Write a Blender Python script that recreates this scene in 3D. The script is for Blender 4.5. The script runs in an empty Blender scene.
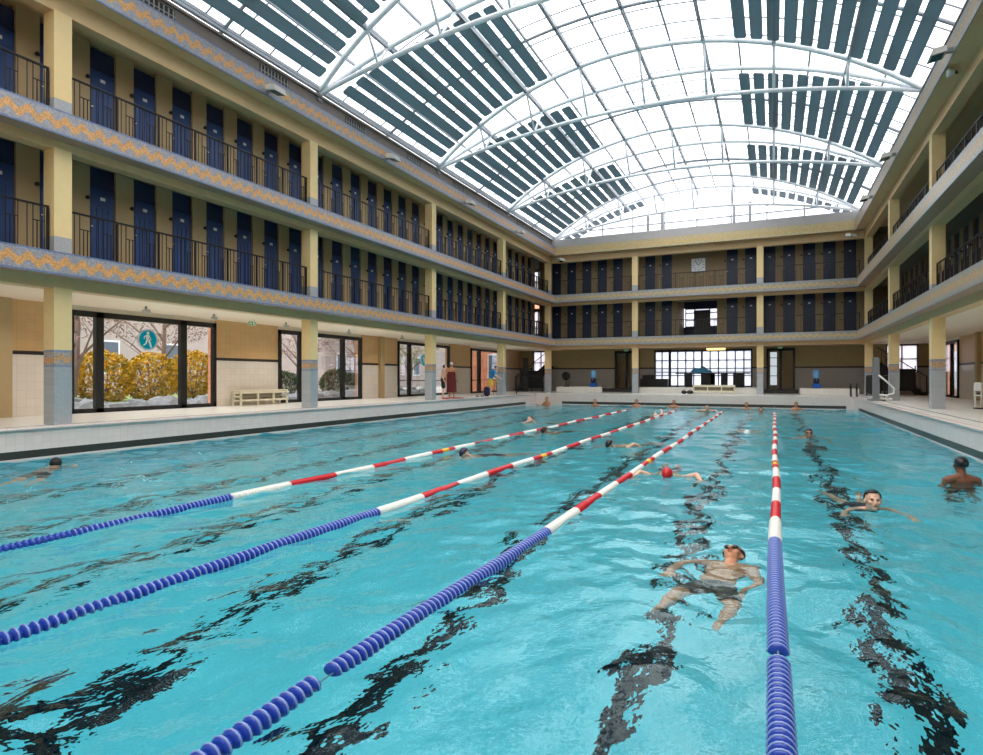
import bpy, bmesh, math, random
import numpy as np
from mathutils import Vector, Matrix
R = math.radians
random.seed(7); rng = np.random.default_rng(7)
scene = bpy.context.scene
COL = scene.collection

# ------------------------------------------------------------------ measures (metres, water at z = 0)
CAM_H, YAW, FPX = 1.5, 0.4302, 615.66
XL, XR = -12.5, 4.15                       # pool-side faces of the two rows of columns
COLY = [0.22 + 7.15 * i for i in range(6)]     # column centres along the hall
YF = 35.97                                 # column row of the far gallery
CW = 0.33
PXL, PXR, PY0, PY1 = -12.32, 3.36, 0.6, 32.85  # pool walls
ZD = 0.59                                  # deck
FL = [3.85, 6.5]                           # gallery floors
BEAM = [3.21, 5.89, 8.53]                  # undersides of the beams
CEIL = [3.32, 6.2, 8.92]
XWL, XWR, YWF = -16.0, 7.5, 39.5           # outer walls
XCL, XCR, YCF = -13.7, 5.35, 37.2          # cabin walls
ZS, XC, HS, RISE = 9.89, -4.165, 8.235, 2.5
RR = (HS * HS + RISE * RISE) / (2 * RISE)
YG = 38.4                                  # glazed gable
def zroof(x): return ZS + math.sqrt(max(RR * RR - (x - XC) ** 2, 0)) - (RR - RISE)
def at(u, v, z):                           # where the sight line of a pixel meets the height z
    d = FPX * (CAM_H - z) / (v - 377.5); r = d * (u - 491.5) / FPX
    return (r * math.cos(YAW) - d * math.sin(YAW), d * math.cos(YAW) + r * math.sin(YAW))

# ------------------------------------------------------------------ materials
def lin(c):
    return tuple(((x / 255) / 12.92 if x / 255 <= .04045 else ((x / 255 + .055) / 1.055) ** 2.4) for x in c)
class NT:
    def __init__(s, name):
        s.m = bpy.data.materials.new(name); s.m.use_nodes = True; s.t = s.m.node_tree; s.t.nodes.clear()
        s.out = s.n('ShaderNodeOutputMaterial')
    def n(s, typ, **kw):
        nd = s.t.nodes.new(typ)
        for k, v in kw.items():
            if hasattr(nd, k): setattr(nd, k, v)
        return nd
    def l(s, a, b): s.t.links.new(a, b)
    def math(s, op, a, b=0.0):
        nd = s.n('ShaderNodeMath', operation=op)
        for i, x in enumerate((a, b)):
            if isinstance(x, (int, float)): nd.inputs[i].default_value = x
            else: s.l(x, nd.inputs[i])
        return nd.outputs[0]
    def mix(s, f, a, b):
        nd = s.n('ShaderNodeMixRGB')
        for i, x in enumerate((f, a, b)):
            if isinstance(x, (int, float)): nd.inputs[i].default_value = x
            elif isinstance(x, tuple): nd.inputs[i].default_value = (*x, 1)
            else: s.l(x, nd.inputs[i])
        return nd.outputs[0]
    def noise(s, scale, detail=3, vec=None):
        nd = s.n('ShaderNodeTexNoise'); nd.inputs['Scale'].default_value = scale; nd.inputs['Detail'].default_value = detail
        s.l(vec if vec is not None else s.coord(), nd.inputs['Vector']); return nd.outputs['Fac']
    def coord(s):
        if not hasattr(s, '_c'): s._c = s.n('ShaderNodeTexCoord').outputs['Object']
        return s._c
    def sep(s):
        if not hasattr(s, '_s'):
            s._s = s.n('ShaderNodeSeparateXYZ'); s.l(s.coord(), s._s.inputs[0])
        return s._s.outputs
    def bsdf(s, color, rough=.5, metal=0., bump=None, bstr=.2, spec=.5, **kw):
        b = s.n('ShaderNodeBsdfPrincipled')
        if isinstance(color, tuple): b.inputs['Base Color'].default_value = (*color, 1)
        else: s.l(color, b.inputs['Base Color'])
        if isinstance(rough, (int, float)): b.inputs['Roughness'].default_value = rough
        else: s.l(rough, b.inputs['Roughness'])
        b.inputs['Metallic'].default_value = metal; b.inputs['Specular IOR Level'].default_value = spec
        for k, v in kw.items(): b.inputs[k.replace('_', ' ')].default_value = v
        if bump is not None:
            bp = s.n('ShaderNodeBump'); bp.inputs['Strength'].default_value = bstr; bp.inputs['Distance'].default_value = .01
            s.l(bump, bp.inputs['Height']); s.l(bp.outputs[0], b.inputs['Normal'])
        s.l(b.outputs[0], s.out.inputs[0]); return s.m
def plain(name, rgb, rough=.5, metal=0., var=.12, scale=6, **kw):
    n = NT(name); c = lin(rgb)
    f = n.noise(scale, 4)
    return n.bsdf(n.mix(f, tuple(x * (1 - var) for x in c), tuple(min(1, x * (1 + var)) for x in c)), rough, metal, **kw)
def tiles(name, rgb, grout, size=.1, rough=.25, plane='xz', mortar=.03, var=.06, axis_rot=False):
    n = NT(name); s = n.sep(); cmb = n.n('ShaderNodeCombineXYZ')
    n.l(s['XYZ'.index(plane[0].upper())], cmb.inputs[0]); n.l(s['XYZ'.index(plane[1].upper())], cmb.inputs[1])
    br = n.n('ShaderNodeTexBrick', offset=0.0, squash=1.0)
    br.inputs['Scale'].default_value = 1 / size; br.inputs['Mortar Size'].default_value = mortar
    br.inputs['Brick Width'].default_value = 1; br.inputs['Row Height'].default_value = 1
    c = lin(rgb)
    br.inputs['Color1'].default_value = (*[x * (1 - var) for x in c], 1); br.inputs['Color2'].default_value = (*[min(1, x * (1 + var)) for x in c], 1)
    br.inputs['Mortar'].default_value = (*lin(grout), 1)
    n.l(cmb.outputs[0], br.inputs['Vector'])
    col = n.mix(n.math('MULTIPLY', n.noise(1.3, 3), .25), br.outputs['Color'], tuple(x * .75 for x in c))
    return n.bsdf(col, rough)
def zigzag(name, axis, zc, amp, half, z0, z1, period=.32, base=(136, 148, 166), wave=(208, 160, 96), edge=(92, 122, 178), ew=.035):
    """mosaic frieze: an orange wave band between blue edge lines"""
    n = NT(name); s = n.sep(); a = s['XYZ'.index(axis)]; z = s[2]
    pp = n.math('PINGPONG', a, period / 2)
    tri = n.math('SUBTRACT', n.math('MULTIPLY', pp, 4 / period), 1.0)
    sn = n.math('SINE', n.math('MULTIPLY', tri, 1.57))
    off = n.math('ABSOLUTE', n.math('SUBTRACT', n.math('SUBTRACT', z, zc), n.math('MULTIPLY', sn, amp)))
    f = n.math('LESS_THAN', off, half)
    vor = n.n('ShaderNodeTexVoronoi'); vor.inputs['Scale'].default_value = 38; n.l(n.coord(), vor.inputs['Vector'])
    sv = n.n('ShaderNodeSeparateColor'); n.l(vor.outputs['Color'], sv.inputs[0])
    tess = n.math('ADD', .78, n.math('MULTIPLY', sv.outputs[0], .4))
    col = n.mix(f, lin(base), lin(wave))
    e = n.math('ADD', n.math('LESS_THAN', z, z0 + ew), n.math('GREATER_THAN', z, z1 - ew))
    col = n.mix(e, col, lin(edge))
    mul = n.n('ShaderNodeMixRGB', blend_type='MULTIPLY'); mul.inputs[0].default_value = 1
    n.l(col, mul.inputs[1]); cc = n.n('ShaderNodeCombineColor')
    for i in range(3): n.l(tess, cc.inputs[i])
    n.l(cc.outputs[0], mul.inputs[2])
    return n.bsdf(mul.outputs[0], .4)
def glass(name, tint=(.93, .96, .97), refl=.08, rough=0.):
    n = NT(name); t = n.n('ShaderNodeBsdfTransparent'); t.inputs[0].default_value = (*tint, 1)
    g = n.n('ShaderNodeBsdfGlossy'); g.inputs['Roughness'].default_value = rough
    fr = n.n('ShaderNodeFresnel'); fr.inputs['IOR'].default_value = 1.3
    mx = n.n('ShaderNodeMixShader'); n.l(n.math('ADD', n.math('MULTIPLY', fr.outputs[0], .6), refl * .3), mx.inputs[0])
    n.l(t.outputs[0], mx.inputs[1]); n.l(g.outputs[0], mx.inputs[2]); n.l(mx.outputs[0], n.out.inputs[0]); return n.m
def frosted(name):
    n = NT(name); t = n.n('ShaderNodeBsdfTransparent'); t.inputs[0].default_value = (.85, .87, .92, 1)
    g = n.n('ShaderNodeBsdfTranslucent'); g.inputs[0].default_value = (.8, .82, .88, 1)
    mx = n.n('ShaderNodeMixShader'); mx.inputs[0].default_value = .72
    n.l(t.outputs[0], mx.inputs[1]); n.l(g.outputs[0], mx.inputs[2]); n.l(mx.outputs[0], n.out.inputs[0]); return n.m
def emit(name, rgb, strength):
    n = NT(name); e = n.n('ShaderNodeEmission'); e.inputs[0].default_value = (*lin(rgb), 1); e.inputs[1].default_value = strength
    n.l(e.outputs[0], n.out.inputs[0]); return n.m
def water_mat():
    n = NT('pool_water')
    mp = n.n('ShaderNodeMapping'); mp.inputs['Scale'].default_value = (1, .8, 1); n.l(n.coord(), mp.inputs[0])
    h = n.math('ADD', n.noise(7.0, 3, mp.outputs[0]), n.math('MULTIPLY', n.noise(14.0, 2, mp.outputs[0]), .12))
    b = n.n('ShaderNodeBump'); b.inputs['Strength'].default_value = .34; b.inputs['Distance'].default_value = .035; n.l(h, b.inputs['Height'])
    g = n.n('ShaderNodeBsdfGlass'); g.inputs['IOR'].default_value = 1.33; g.inputs['Roughness'].default_value = .015
    g.inputs['Color'].default_value = (.86, 1, 1, 1); n.l(b.outputs[0], g.inputs['Normal'])
    n.l(g.outputs[0], n.out.inputs[0]); return n.m
def pool_tiles(name, lines):
    n = tiles  # unused alias
    k = NT(name); s = k.sep(); cmb = k.n('ShaderNodeCombineXYZ')
    br = k.n('ShaderNodeTexBrick', offset=0.0); br.inputs['Scale'].default_value = 8; br.inputs['Brick Width'].default_value = 1; br.inputs['Row Height'].default_value = 1
    br.inputs['Mortar Size'].default_value = .03
    br.inputs['Color1'].default_value = (*lin((88, 210, 230)), 1); br.inputs['Color2'].default_value = (*lin((98, 216, 234)), 1); br.inputs['Mortar'].default_value = (*lin((78, 194, 214)), 1)
    k.l(k.coord(), br.inputs['Vector'])
    return k.bsdf(br.outputs['Color'], .4)

M = {}
def mk():
    M['yellow'] = plain('cream_yellow_paint', (238, 208, 152), .6, var=.06)
    M['beam'] = plain('beam_paint', (220, 184, 138), .65, var=.08)
    M['soffit'] = plain('grey_green_soffit', (182, 146, 122), .7, var=.06)
    M['greytile_y'] = tiles('grey_mosaic', (172, 176, 180), (150, 152, 155), .05, .4, 'yz')
    M['slabgrey'] = plain('grey_slab', (150, 148, 146), .8)
    M['parapet'] = plain('grey_brown_parapet', (128, 118, 112), .8, var=.2, scale=3)
    M['parapetfar'] = plain('pale_grey_parapet', (176, 172, 172), .8, var=.1, scale=3)
    M['cabinwall'] = plain('beige_gallery_wall', (186, 160, 118), .6, var=.06)
    M['galfloor'] = plain('gallery_floor', (92, 84, 76), .6)
    M['galceil'] = plain('gallery_ceiling', (120, 106, 90), .8, var=.06)
    M['groundceil'] = plain('white_ceiling', (255, 236, 214), .8, var=.02)
    M['deck'] = tiles('deck_tile', (240, 236, 229), (216, 212, 206), .2, .3, 'xy', .02, .03)
    M['fascia'] = tiles('white_pool_edge_tile', (244, 224, 218), (226, 207, 201), .15, .25, 'yz', .02, .03)
    M['fasciax'] = tiles('white_pool_end_tile', (236, 218, 210), (220, 203, 196), .15, .25, 'xz', .02, .03)
    M['band'] = plain('dark_waterline_tile', (58, 58, 54), .35, var=.15, scale=12)
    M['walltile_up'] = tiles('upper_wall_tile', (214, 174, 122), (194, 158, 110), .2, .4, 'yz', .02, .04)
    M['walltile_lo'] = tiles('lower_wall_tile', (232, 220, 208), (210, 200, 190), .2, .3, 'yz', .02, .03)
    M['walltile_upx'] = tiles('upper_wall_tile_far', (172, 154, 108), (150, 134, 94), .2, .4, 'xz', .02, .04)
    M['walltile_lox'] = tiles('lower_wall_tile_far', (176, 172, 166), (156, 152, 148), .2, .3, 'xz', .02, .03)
    M['darkband'] = plain('dark_brown_band', (50, 42, 42), .4)
    M['frame'] = plain('black_window_frame', (22, 20, 20), .4, var=.2)
    M['glass'] = glass('window_glass'); M['roofglass'] = glass('roof_glass', (.96, .98, .98), .04)
    M['glowpane'] = emit('self_lit_pane', (226, 230, 236), .8)  # pane glows by itself to look bright, no lamp behind it
    M['frost'] = frosted('frosted_glass')
    M['truss'] = plain('white_truss_paint', (232, 235, 240), .35, var=.05)
    M['purlin'] = plain('grey_roof_bar', (150, 156, 166), .4, var=.08)
    M['louver'] = fabric('slate_blue_louver', (160, 168, 174), (124, 146, 156), .46)
    M['door'] = plain('navy_door_paint', (46, 72, 124), .4, var=.15, scale=4); M['doorshade'] = plain('shadow_navy_door_paint', (34, 44, 70), .4, var=.15, scale=4); M['cabinwallshade'] = plain('shadow_beige_gallery_wall', (146, 124, 92), .6, var=.06)  # far and right gallery copies, darkened to carry the shade there
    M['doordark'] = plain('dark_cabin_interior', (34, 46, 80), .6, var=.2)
    M['plate'] = plain('white_plate', (236, 236, 236), .3)
    M['chrome'] = plain('chrome', (216, 218, 220), .2, 1.)
    M['rail'] = plain('black_iron', (30, 30, 33), .4, .3)
    M['pool'] = pool_tiles('pool_floor_tile', None)
    M['line'] = plain('dark_lane_line_tile', (8, 26, 38), .8, spec=.05)
    M['water'] = water_mat()
    M['blue'] = plain('blue_float', (42, 74, 176), .25, var=.15, scale=20); M['red'] = plain('red_float', (206, 30, 44), .3, var=.08)
    M['white'] = plain('white_float', (240, 238, 232), .3, var=.05); M['yel'] = plain('yellow_float', (240, 190, 50), .3)
    M['bluerim'] = plain('pale_blue_float_rim', (140, 160, 214), .25)
    M['cable'] = plain('grey_cable', (150, 160, 170), .4, .5)
    M['lamp'] = plain('lamp_housing', (196, 194, 186), .4); M['lampglass'] = plain('teal_lamp_glass', (58, 104, 116), .15)
    M['cream'] = plain('cream_wood', (232, 224, 198), .5); M['benchback'] = plain('bench_back_board', (150, 142, 124), .7)
    M['teal'] = fabric('teal_sticker', (0, 140, 166), (20, 165, 190), .7); M['stickerwhite'] = fabric('sticker_film', (240, 244, 246), (236, 242, 244), .8); M['sign'] = plain('sticker_white', (236, 242, 244), .4, var=.02)
    M['green'] = emit('green_exit_sign', (70, 160, 90), .6)
    M['tube'] = emit('warm_tube', (255, 214, 120), 2.6)
    M['black'] = plain('black_rubber', (24, 24, 26), .5); M['grey'] = plain('grey_metal', (140, 144, 148), .4, .4)
    M['cyan'] = plain('bright_blue_cloth', (70, 160, 214), .7); M['paleblue'] = plain('pale_blue_plastic', (120, 180, 230), .3)
    M['royal'] = plain('royal_blue_plastic', (36, 104, 200), .3); M['navy'] = plain('navy_plastic', (20, 34, 70), .4)
    M['brick'] = brickm(); M['facade'] = plain('pale_pink_facade', (172, 160, 154), .8, var=.18, scale=1.5)
    M['gravel'] = plain('pale_gravel', (226, 224, 220), .9, var=.15, scale=20); M['grass'] = plain('winter_grass', (146, 164, 96), .9, var=.2, scale=9)
    M['rock'] = plain('grey_rock', (150, 150, 154), .9, var=.5, scale=6); M['bark'] = plain('grey_bark', (134, 112, 108), .9, var=.2, scale=9)
    M['leafyellow'] = leafm('yellow_hedge_leaf', (240, 186, 40), (156, 136, 40)); M['leafdark'] = leafm('dark_evergreen_leaf', (58, 74, 44), (96, 104, 62))
    M['leafpink'] = leafm('russet_twig', (178, 142, 136), (128, 100, 92)); M['leaflime'] = leafm('lime_leaf', (190, 196, 60), (120, 140, 50))
    M['windark'] = plain('facade_window_glass', (96, 108, 122), .2)
def fabric(name, rgb, trgb, f):
    n = NT(name); d = n.n('ShaderNodeBsdfDiffuse'); d.inputs[0].default_value = (*lin(rgb), 1); t = n.n('ShaderNodeBsdfTranslucent'); t.inputs[0].default_value = (*lin(trgb), 1)
    x = n.n('ShaderNodeMixShader'); x.inputs[0].default_value = f; n.l(d.outputs[0], x.inputs[1]); n.l(t.outputs[0], x.inputs[2]); n.l(x.outputs[0], n.out.inputs[0]); return n.m
def brickm():
    n = NT('orange_brick'); s = n.sep(); cmb = n.n('ShaderNodeCombineXYZ'); n.l(s[1], cmb.inputs[0]); n.l(s[2], cmb.inputs[1])
    br = n.n('ShaderNodeTexBrick'); br.inputs['Scale'].default_value = 4.5
    br.inputs['Color1'].default_value = (*lin((214, 128, 92)), 1); br.inputs['Color2'].default_value = (*lin((228, 150, 112)), 1); br.inputs['Mortar'].default_value = (*lin((210, 170, 140)), 1)
    n.l(cmb.outputs[0], br.inputs['Vector']); return n.bsdf(br.outputs['Color'], .8)
def leafm(name, a, b):
    n = NT(name); v = n.n('ShaderNodeTexNoise'); v.inputs['Scale'].default_value = 3.5; n.l(n.coord(), v.inputs['Vector'])
    r = n.n('ShaderNodeValToRGB'); r.color_ramp.elements[0].position = .35; r.color_ramp.elements[1].position = .65
    r.color_ramp.elements[0].color = (*lin(b), 1); r.color_ramp.elements[1].color = (*lin(a), 1)
    n.l(v.outputs['Fac'], r.inputs[0]); return n.bsdf(r.outputs[0], .8)
mk()

# ------------------------------------------------------------------ mesh builder
class MB:
    def __init__(s): s.v = []; s.f = []; s.m = []; s.sm = []
    def add(s, vs, fs, mi=0, smooth=False):
        o = len(s.v); s.v += [tuple(p) for p in vs]
        for f in fs: s.f.append([o + i for i in f]); s.m.append(mi); s.sm.append(smooth)
        return s
    def box(s, x0, x1, y0, y1, z0, z1, mi=0):
        return s.add([(x0, y0, z0), (x1, y0, z0), (x1, y1, z0), (x0, y1, z0), (x0, y0, z1), (x1, y0, z1), (x1, y1, z1), (x0, y1, z1)],
                     [(0, 3, 2, 1), (4, 5, 6, 7), (0, 1, 5, 4), (1, 2, 6, 5), (2, 3, 7, 6), (3, 0, 4, 7)], mi)
    def bevel_box(s, x0, x1, y0, y1, z0, z1, b=.01, mi=0):
        bm = bmesh.new(); bmesh.ops.create_cube(bm, size=1)
        for v in bm.verts: v.co = Vector(((x0 + x1) / 2 + v.co.x * (x1 - x0), (y0 + y1) / 2 + v.co.y * (y1 - y0), (z0 + z1) / 2 + v.co.z * (z1 - z0)))
        bmesh.ops.bevel(bm, geom=bm.edges[:], offset=b, segments=2, affect='EDGES')
        return s.bm(bm, mi)
    def bm(s, bm, mi=0, smooth=False):
        bm.verts.index_update(); s.add([v.co[:] for v in bm.verts], [[v.index for v in f.verts] for f in bm.faces], mi, smooth); bm.free(); return s
    def path(s, pts, r, n=8, mi=0, closed=False, smooth=True):
        pts = [Vector(p) for p in pts]; rings = []; up = None
        rs = r if isinstance(r, (list, tuple)) else [r] * len(pts)
        for i, p in enumerate(pts):
            if closed: t = pts[(i + 1) % len(pts)] - pts[i - 1]
            else: t = pts[min(i + 1, len(pts) - 1)] - pts[max(i - 1, 0)]
            t.normalize()
            if up is None:
                up = t.orthogonal().normalized()
            up = (up - t * up.dot(t)).normalized(); w = t.cross(up)
            rings.append([p + (up * math.cos(2 * math.pi * k / n) + w * math.sin(2 * math.pi * k / n)) * rs[i] for k in range(n)])
        vs = [q for ring in rings for q in ring]; L = len(rings); fs = []
        for i in range(L if closed else L - 1):
            j = (i + 1) % L
            for k in range(n): fs.append((i * n + k, i * n + (k + 1) % n, j * n + (k + 1) % n, j * n + k))
        if not closed: fs += [tuple(range(n - 1, -1, -1)), tuple((L - 1) * n + k for k in range(n))]
        return s.add(vs, fs, mi, smooth)
    def bar(s, a, b, r, n=6, mi=0): return s.path([a, b], r, n, mi)
    def lathe(s, prof, axis='z', n=16, mi=0, c=(0, 0, 0), smooth=True):
        vs = []; fs = []
        for (r, h) in prof:
            for k in range(n):
                a = 2 * math.pi * k / n; x, y = r * math.cos(a), r * math.sin(a)
                p = {'z': (x, y, h), 'y': (x, h, y), 'x': (h, x, y)}[axis]; vs.append((p[0] + c[0], p[1] + c[1], p[2] + c[2]))
        for i in range(len(prof) - 1):
            for k in range(n): fs.append((i * n + k, i * n + (k + 1) % n, (i + 1) * n + (k + 1) % n, (i + 1) * n + k))
        fs += [tuple(range(n - 1, -1, -1)), tuple((len(prof) - 1) * n + k for k in range(n))]
        return s.add(vs, fs, mi, smooth)
    def ball(s, c, r, n=10, mi=0, rot=None):
        r = (r, r, r) if isinstance(r, (int, float)) else r; bm = bmesh.new(); bmesh.ops.create_uvsphere(bm, u_segments=n + 2, v_segments=n, radius=1)
        for v in bm.verts:
            p = Vector((v.co.x * r[0], v.co.y * r[1], v.co.z * r[2]))
            if rot is not None: p = rot @ p
            v.co = p + Vector(c)
        return s.bm(bm, mi, True)
    def cone(s, p0, r0, p1, r1, n=10, mi=0):         # rounded, tapering limb segment
        p0, p1 = Vector(p0), Vector(p1); t = (p1 - p0).normalized(); pts = []; rs = []
        for a in (-90, -60, -30): pts.append(p0 + t * r0 * math.sin(R(a))); rs.append(max(r0 * math.cos(R(a)), r0 * .02))
        pts += [p0, p1]; rs += [r0, r1]
        for a in (30, 60, 90): pts.append(p1 + t * r1 * math.sin(R(a))); rs.append(max(r1 * math.cos(R(a)), r1 * .02))
        return s.path(pts, rs, n, mi)
    def mesh(s, name, mats):
        me = bpy.data.meshes.new(name); me.from_pydata(s.v, [], s.f); me.update()
        for m in mats: me.materials.append(m)
        me.polygons.foreach_set('material_index', s.m); me.polygons.foreach_set('use_smooth', s.sm); me.update(); return me
    def build(s, name, mats, parent=None, loc=None):
        if not isinstance(mats, (list, tuple)): mats = [mats]
        return link(name, s.mesh(name, mats), parent, loc)
def link(name, data, parent=None, loc=None):
    o = bpy.data.objects.new(name, data); COL.objects.link(o)
    if parent is not None: o.parent = parent
    if loc is not None: o.location = loc
    return o
def tag(o, label, cat, group=None):
    o['label'] = label; o['category'] = cat
    if group: o['group'] = group
    return o
def thing(name, label, cat, loc=(0, 0, 0), rz=0., group=None):
    o = bpy.data.objects.new(name, None); COL.objects.link(o); o.location = loc; o.rotation_euler = (0, 0, rz); o.empty_display_size = .1
    return tag(o, label, cat, group)
def struct(name, mb, mats): o = mb.build(name, mats); o['kind'] = 'structure'; return o
def dup(root, loc, rz, label, group=None):
    r = root.copy(); COL.objects.link(r); r.location = loc; r.rotation_euler = (0, 0, rz); r['label'] = label
    if group: r['group'] = group
    for ch in list(root.children):
        c = ch.copy(); COL.objects.link(c); c.parent = r
        for g in list(ch.children):
            d = g.copy(); COL.objects.link(d); d.parent = c
    return r
ORD = ['first', 'second', 'third', 'fourth', 'fifth', 'sixth', 'seventh', 'eighth', 'ninth', 'tenth', 'eleventh', 'twelfth', 'thirteenth', 'fourteenth', 'fifteenth', 'sixteenth']

# ------------------------------------------------------------------ pool basin, water, deck
def pool():
    D = -2.2
    b = MB().box(PXL, PXR, PY0, PY1, D - .1, D)
    struct('floor_pool', b, M['pool'])
    for nm, a in (('wall_pool_left', (PXL - .3, PXL, PY0 - .3, PY1 + .3, D, -.02)), ('wall_pool_right', (PXR, PXR + .3, PY0 - .3, PY1 + .3, D, -.02)),
                  ('wall_pool_far', (PXL, PXR, PY1, PY1 + .3, D, -.02)), ('wall_pool_near', (PXL, PXR, PY0 - .3, PY0, D, -.02))):
        struct(nm, MB().box(*a), M['pool'])
    for k, x in enumerate((.93, -1.0, -2.85, -4.75, -6.8, -8.9, -10.9)):
        o = MB().box(x - .115, x + .115, 2.6, PY1 - 1.6, D, D + .004).box(x - .4, x + .4, 2.37, 2.6, D, D + .004).build('trim_lane_line', M['line']); o['kind'] = 'structure'
    # surface
    ys = [PY0]
    while ys[-1] < PY1: ys.append(ys[-1] +   .03 + .0042 * max(ys[-1] - 1, 0))
    ys = np.array(ys); ys = PY0 + (ys - PY0) * (PY1 - PY0) / (ys[-1] - PY0)
    xs = np.linspace(PXL + .004, PXR - .004, 480)
    X, Y = np.meshgrid(xs, ys); Z = np.zeros_like(X); rg = np.random.default_rng(11)
    for i in range(64):
        lam = .17 * (1.8 / .17) ** (i / 63); th = rg.uniform(0, 2 * math.pi) if i % 3 else rg.normal(0.2, .5)
        k = 2 * math.pi / lam; slope = .027 * (1.0 if lam < .9 else .75)
        wx, wy = .12 * np.sin(.9 * X + i) , .12 * np.sin(.8 * Y + 2 * i)
        att = np.clip((lam / .2) / (1 + np.maximum(Y - 3, 0) * .22), 0, 1)
        env = .65 + .5 * np.sin(.55 * X + .31 * Y * math.cos(i) + 1.7 * i)
        Z += slope / k * att * env * np.sin(k * (math.cos(th) * (X + wx) + math.sin(th) * (Y + wy)) + rg.uniform(0, 6.28))
    # local wakes round the nearest swimmers
    for (cx, cy, s, a) in ((-.4, 5.1, .8, .009), (1.1, 8.5, .6, .006), (2.33, 10.2, .5, .005), (-1.5, 9.6, .6, .007)):
        r2 = ((X - cx) ** 2 + (Y - cy) ** 2); rr_ = np.sqrt(r2)
        Z += a * np.exp(-r2 / (2 * s * s)) * np.sin(rr_ * 15 + 3 * np.sin(X * 6) + 2 * np.sin(Y * 7))
    ny, nx = X.shape; me = bpy.data.meshes.new('water_surface')
    co = np.stack([X, Y, Z], -1).reshape(-1, 3)
    I = np.arange(ny * nx).reshape(ny, nx); F = np.stack([I[:-1, :-1], I[:-1, 1:], I[1:, 1:], I[1:, :-1]], -1).reshape(-1, 4)
    me.from_pydata(co.tolist(), [], F.tolist()); me.polygons.foreach_set('use_smooth', [True] * len(F)); me.materials.append(M['water']); me.update()
    w = link('pool_water', me); tag(w, 'turquoise rippled water filling the swimming pool', 'water'); w['kind'] = 'stuff'
    # deck
    struct('floor_left', MB().box(XWL - .1, PXL - .09, -5, YWF, ZD - .25, ZD), M['deck'])
    struct('floor_right', MB().box(PXR + .09, XWR + .1, -5, YWF, ZD - .25, ZD), M['deck'])
    struct('floor_far', MB().box(PXL - .09, PXR + .09, PY1 + .05, YWF, ZD - .25, ZD), M['deck'])
    struct('floor_near', MB().box(PXL - .09, PXR + .09, -5, PY0 - .05, ZD - .25, ZD), M['deck'])
    # pool edge above the water: pale ledge, dark waterline band, white tile
    for nm, x0, x1 in (('wall_edge_left', PXL - .08, PXL), ('wall_edge_right', PXR, PXR + .08)):
        s = 1 if 'left' in nm else -1; xf = x1 if s > 0 else x0
        b = MB().box(x0, x1, PY0, PY1, -.02, .035, 0).box(x0, x1, PY0, PY1, .175, ZD - .02, 0)
        struct(nm, b, M['fascia'])
        y1 = 31.3 if s > 0 else 31.2
        struct('trim_waterline', MB().box(min(xf, xf - s * .08), max(xf, xf - s * .08), PY0, y1, .035, .175), M['band'])
        struct('trim_waterline_end', MB().box(min(xf, xf - s * .08), max(xf, xf - s * .08), y1, PY1, .035, .175), M['fascia'])
        struct('trim_deck_rim', MB().bevel_box(xf - .1 if s > 0 else xf - .05, xf + .05 if s > 0 else xf + .1, PY0, PY1, ZD - .05, ZD + .004, .015), M['fascia'])
    b = MB().box(PXL, PXR, PY1, PY1 + .3, -.02, .035).box(PXL, PXR, PY1, PY1 + .06, .175, ZD - .001).box(PXL, -10.75, PY1, PY1 + .3, .035, .175).box(3.05, PXR, PY1, PY1 + .3, .035, .175)
    struct('wall_edge_far', b, M['fasciax'])
    struct('trim_waterline_far', MB().box(-10.75, 3.05, PY1, PY1 + .3, .035, .175), M['band'])
    struct('wall_edge_near', MB().box(PXL, PXR, PY0 - .3, PY0, -.02, ZD - .001), M['fasciax'])
    struct('trim_corner_ledge', MB().bevel_box(PXL, -10.9, 31.35, PY1, -.9, -.55, .02).bevel_box(PXL, -11.5, 31.9, PY1, -.55, -.2, .02), M['fasciax'])
    for x in (PXR + .42, PXL - .3):
        struct('trim_drain', MB().box(x, x + .07, PY0, YF + .5, ZD, ZD + .004), M['slabgrey'])
pool()

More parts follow.
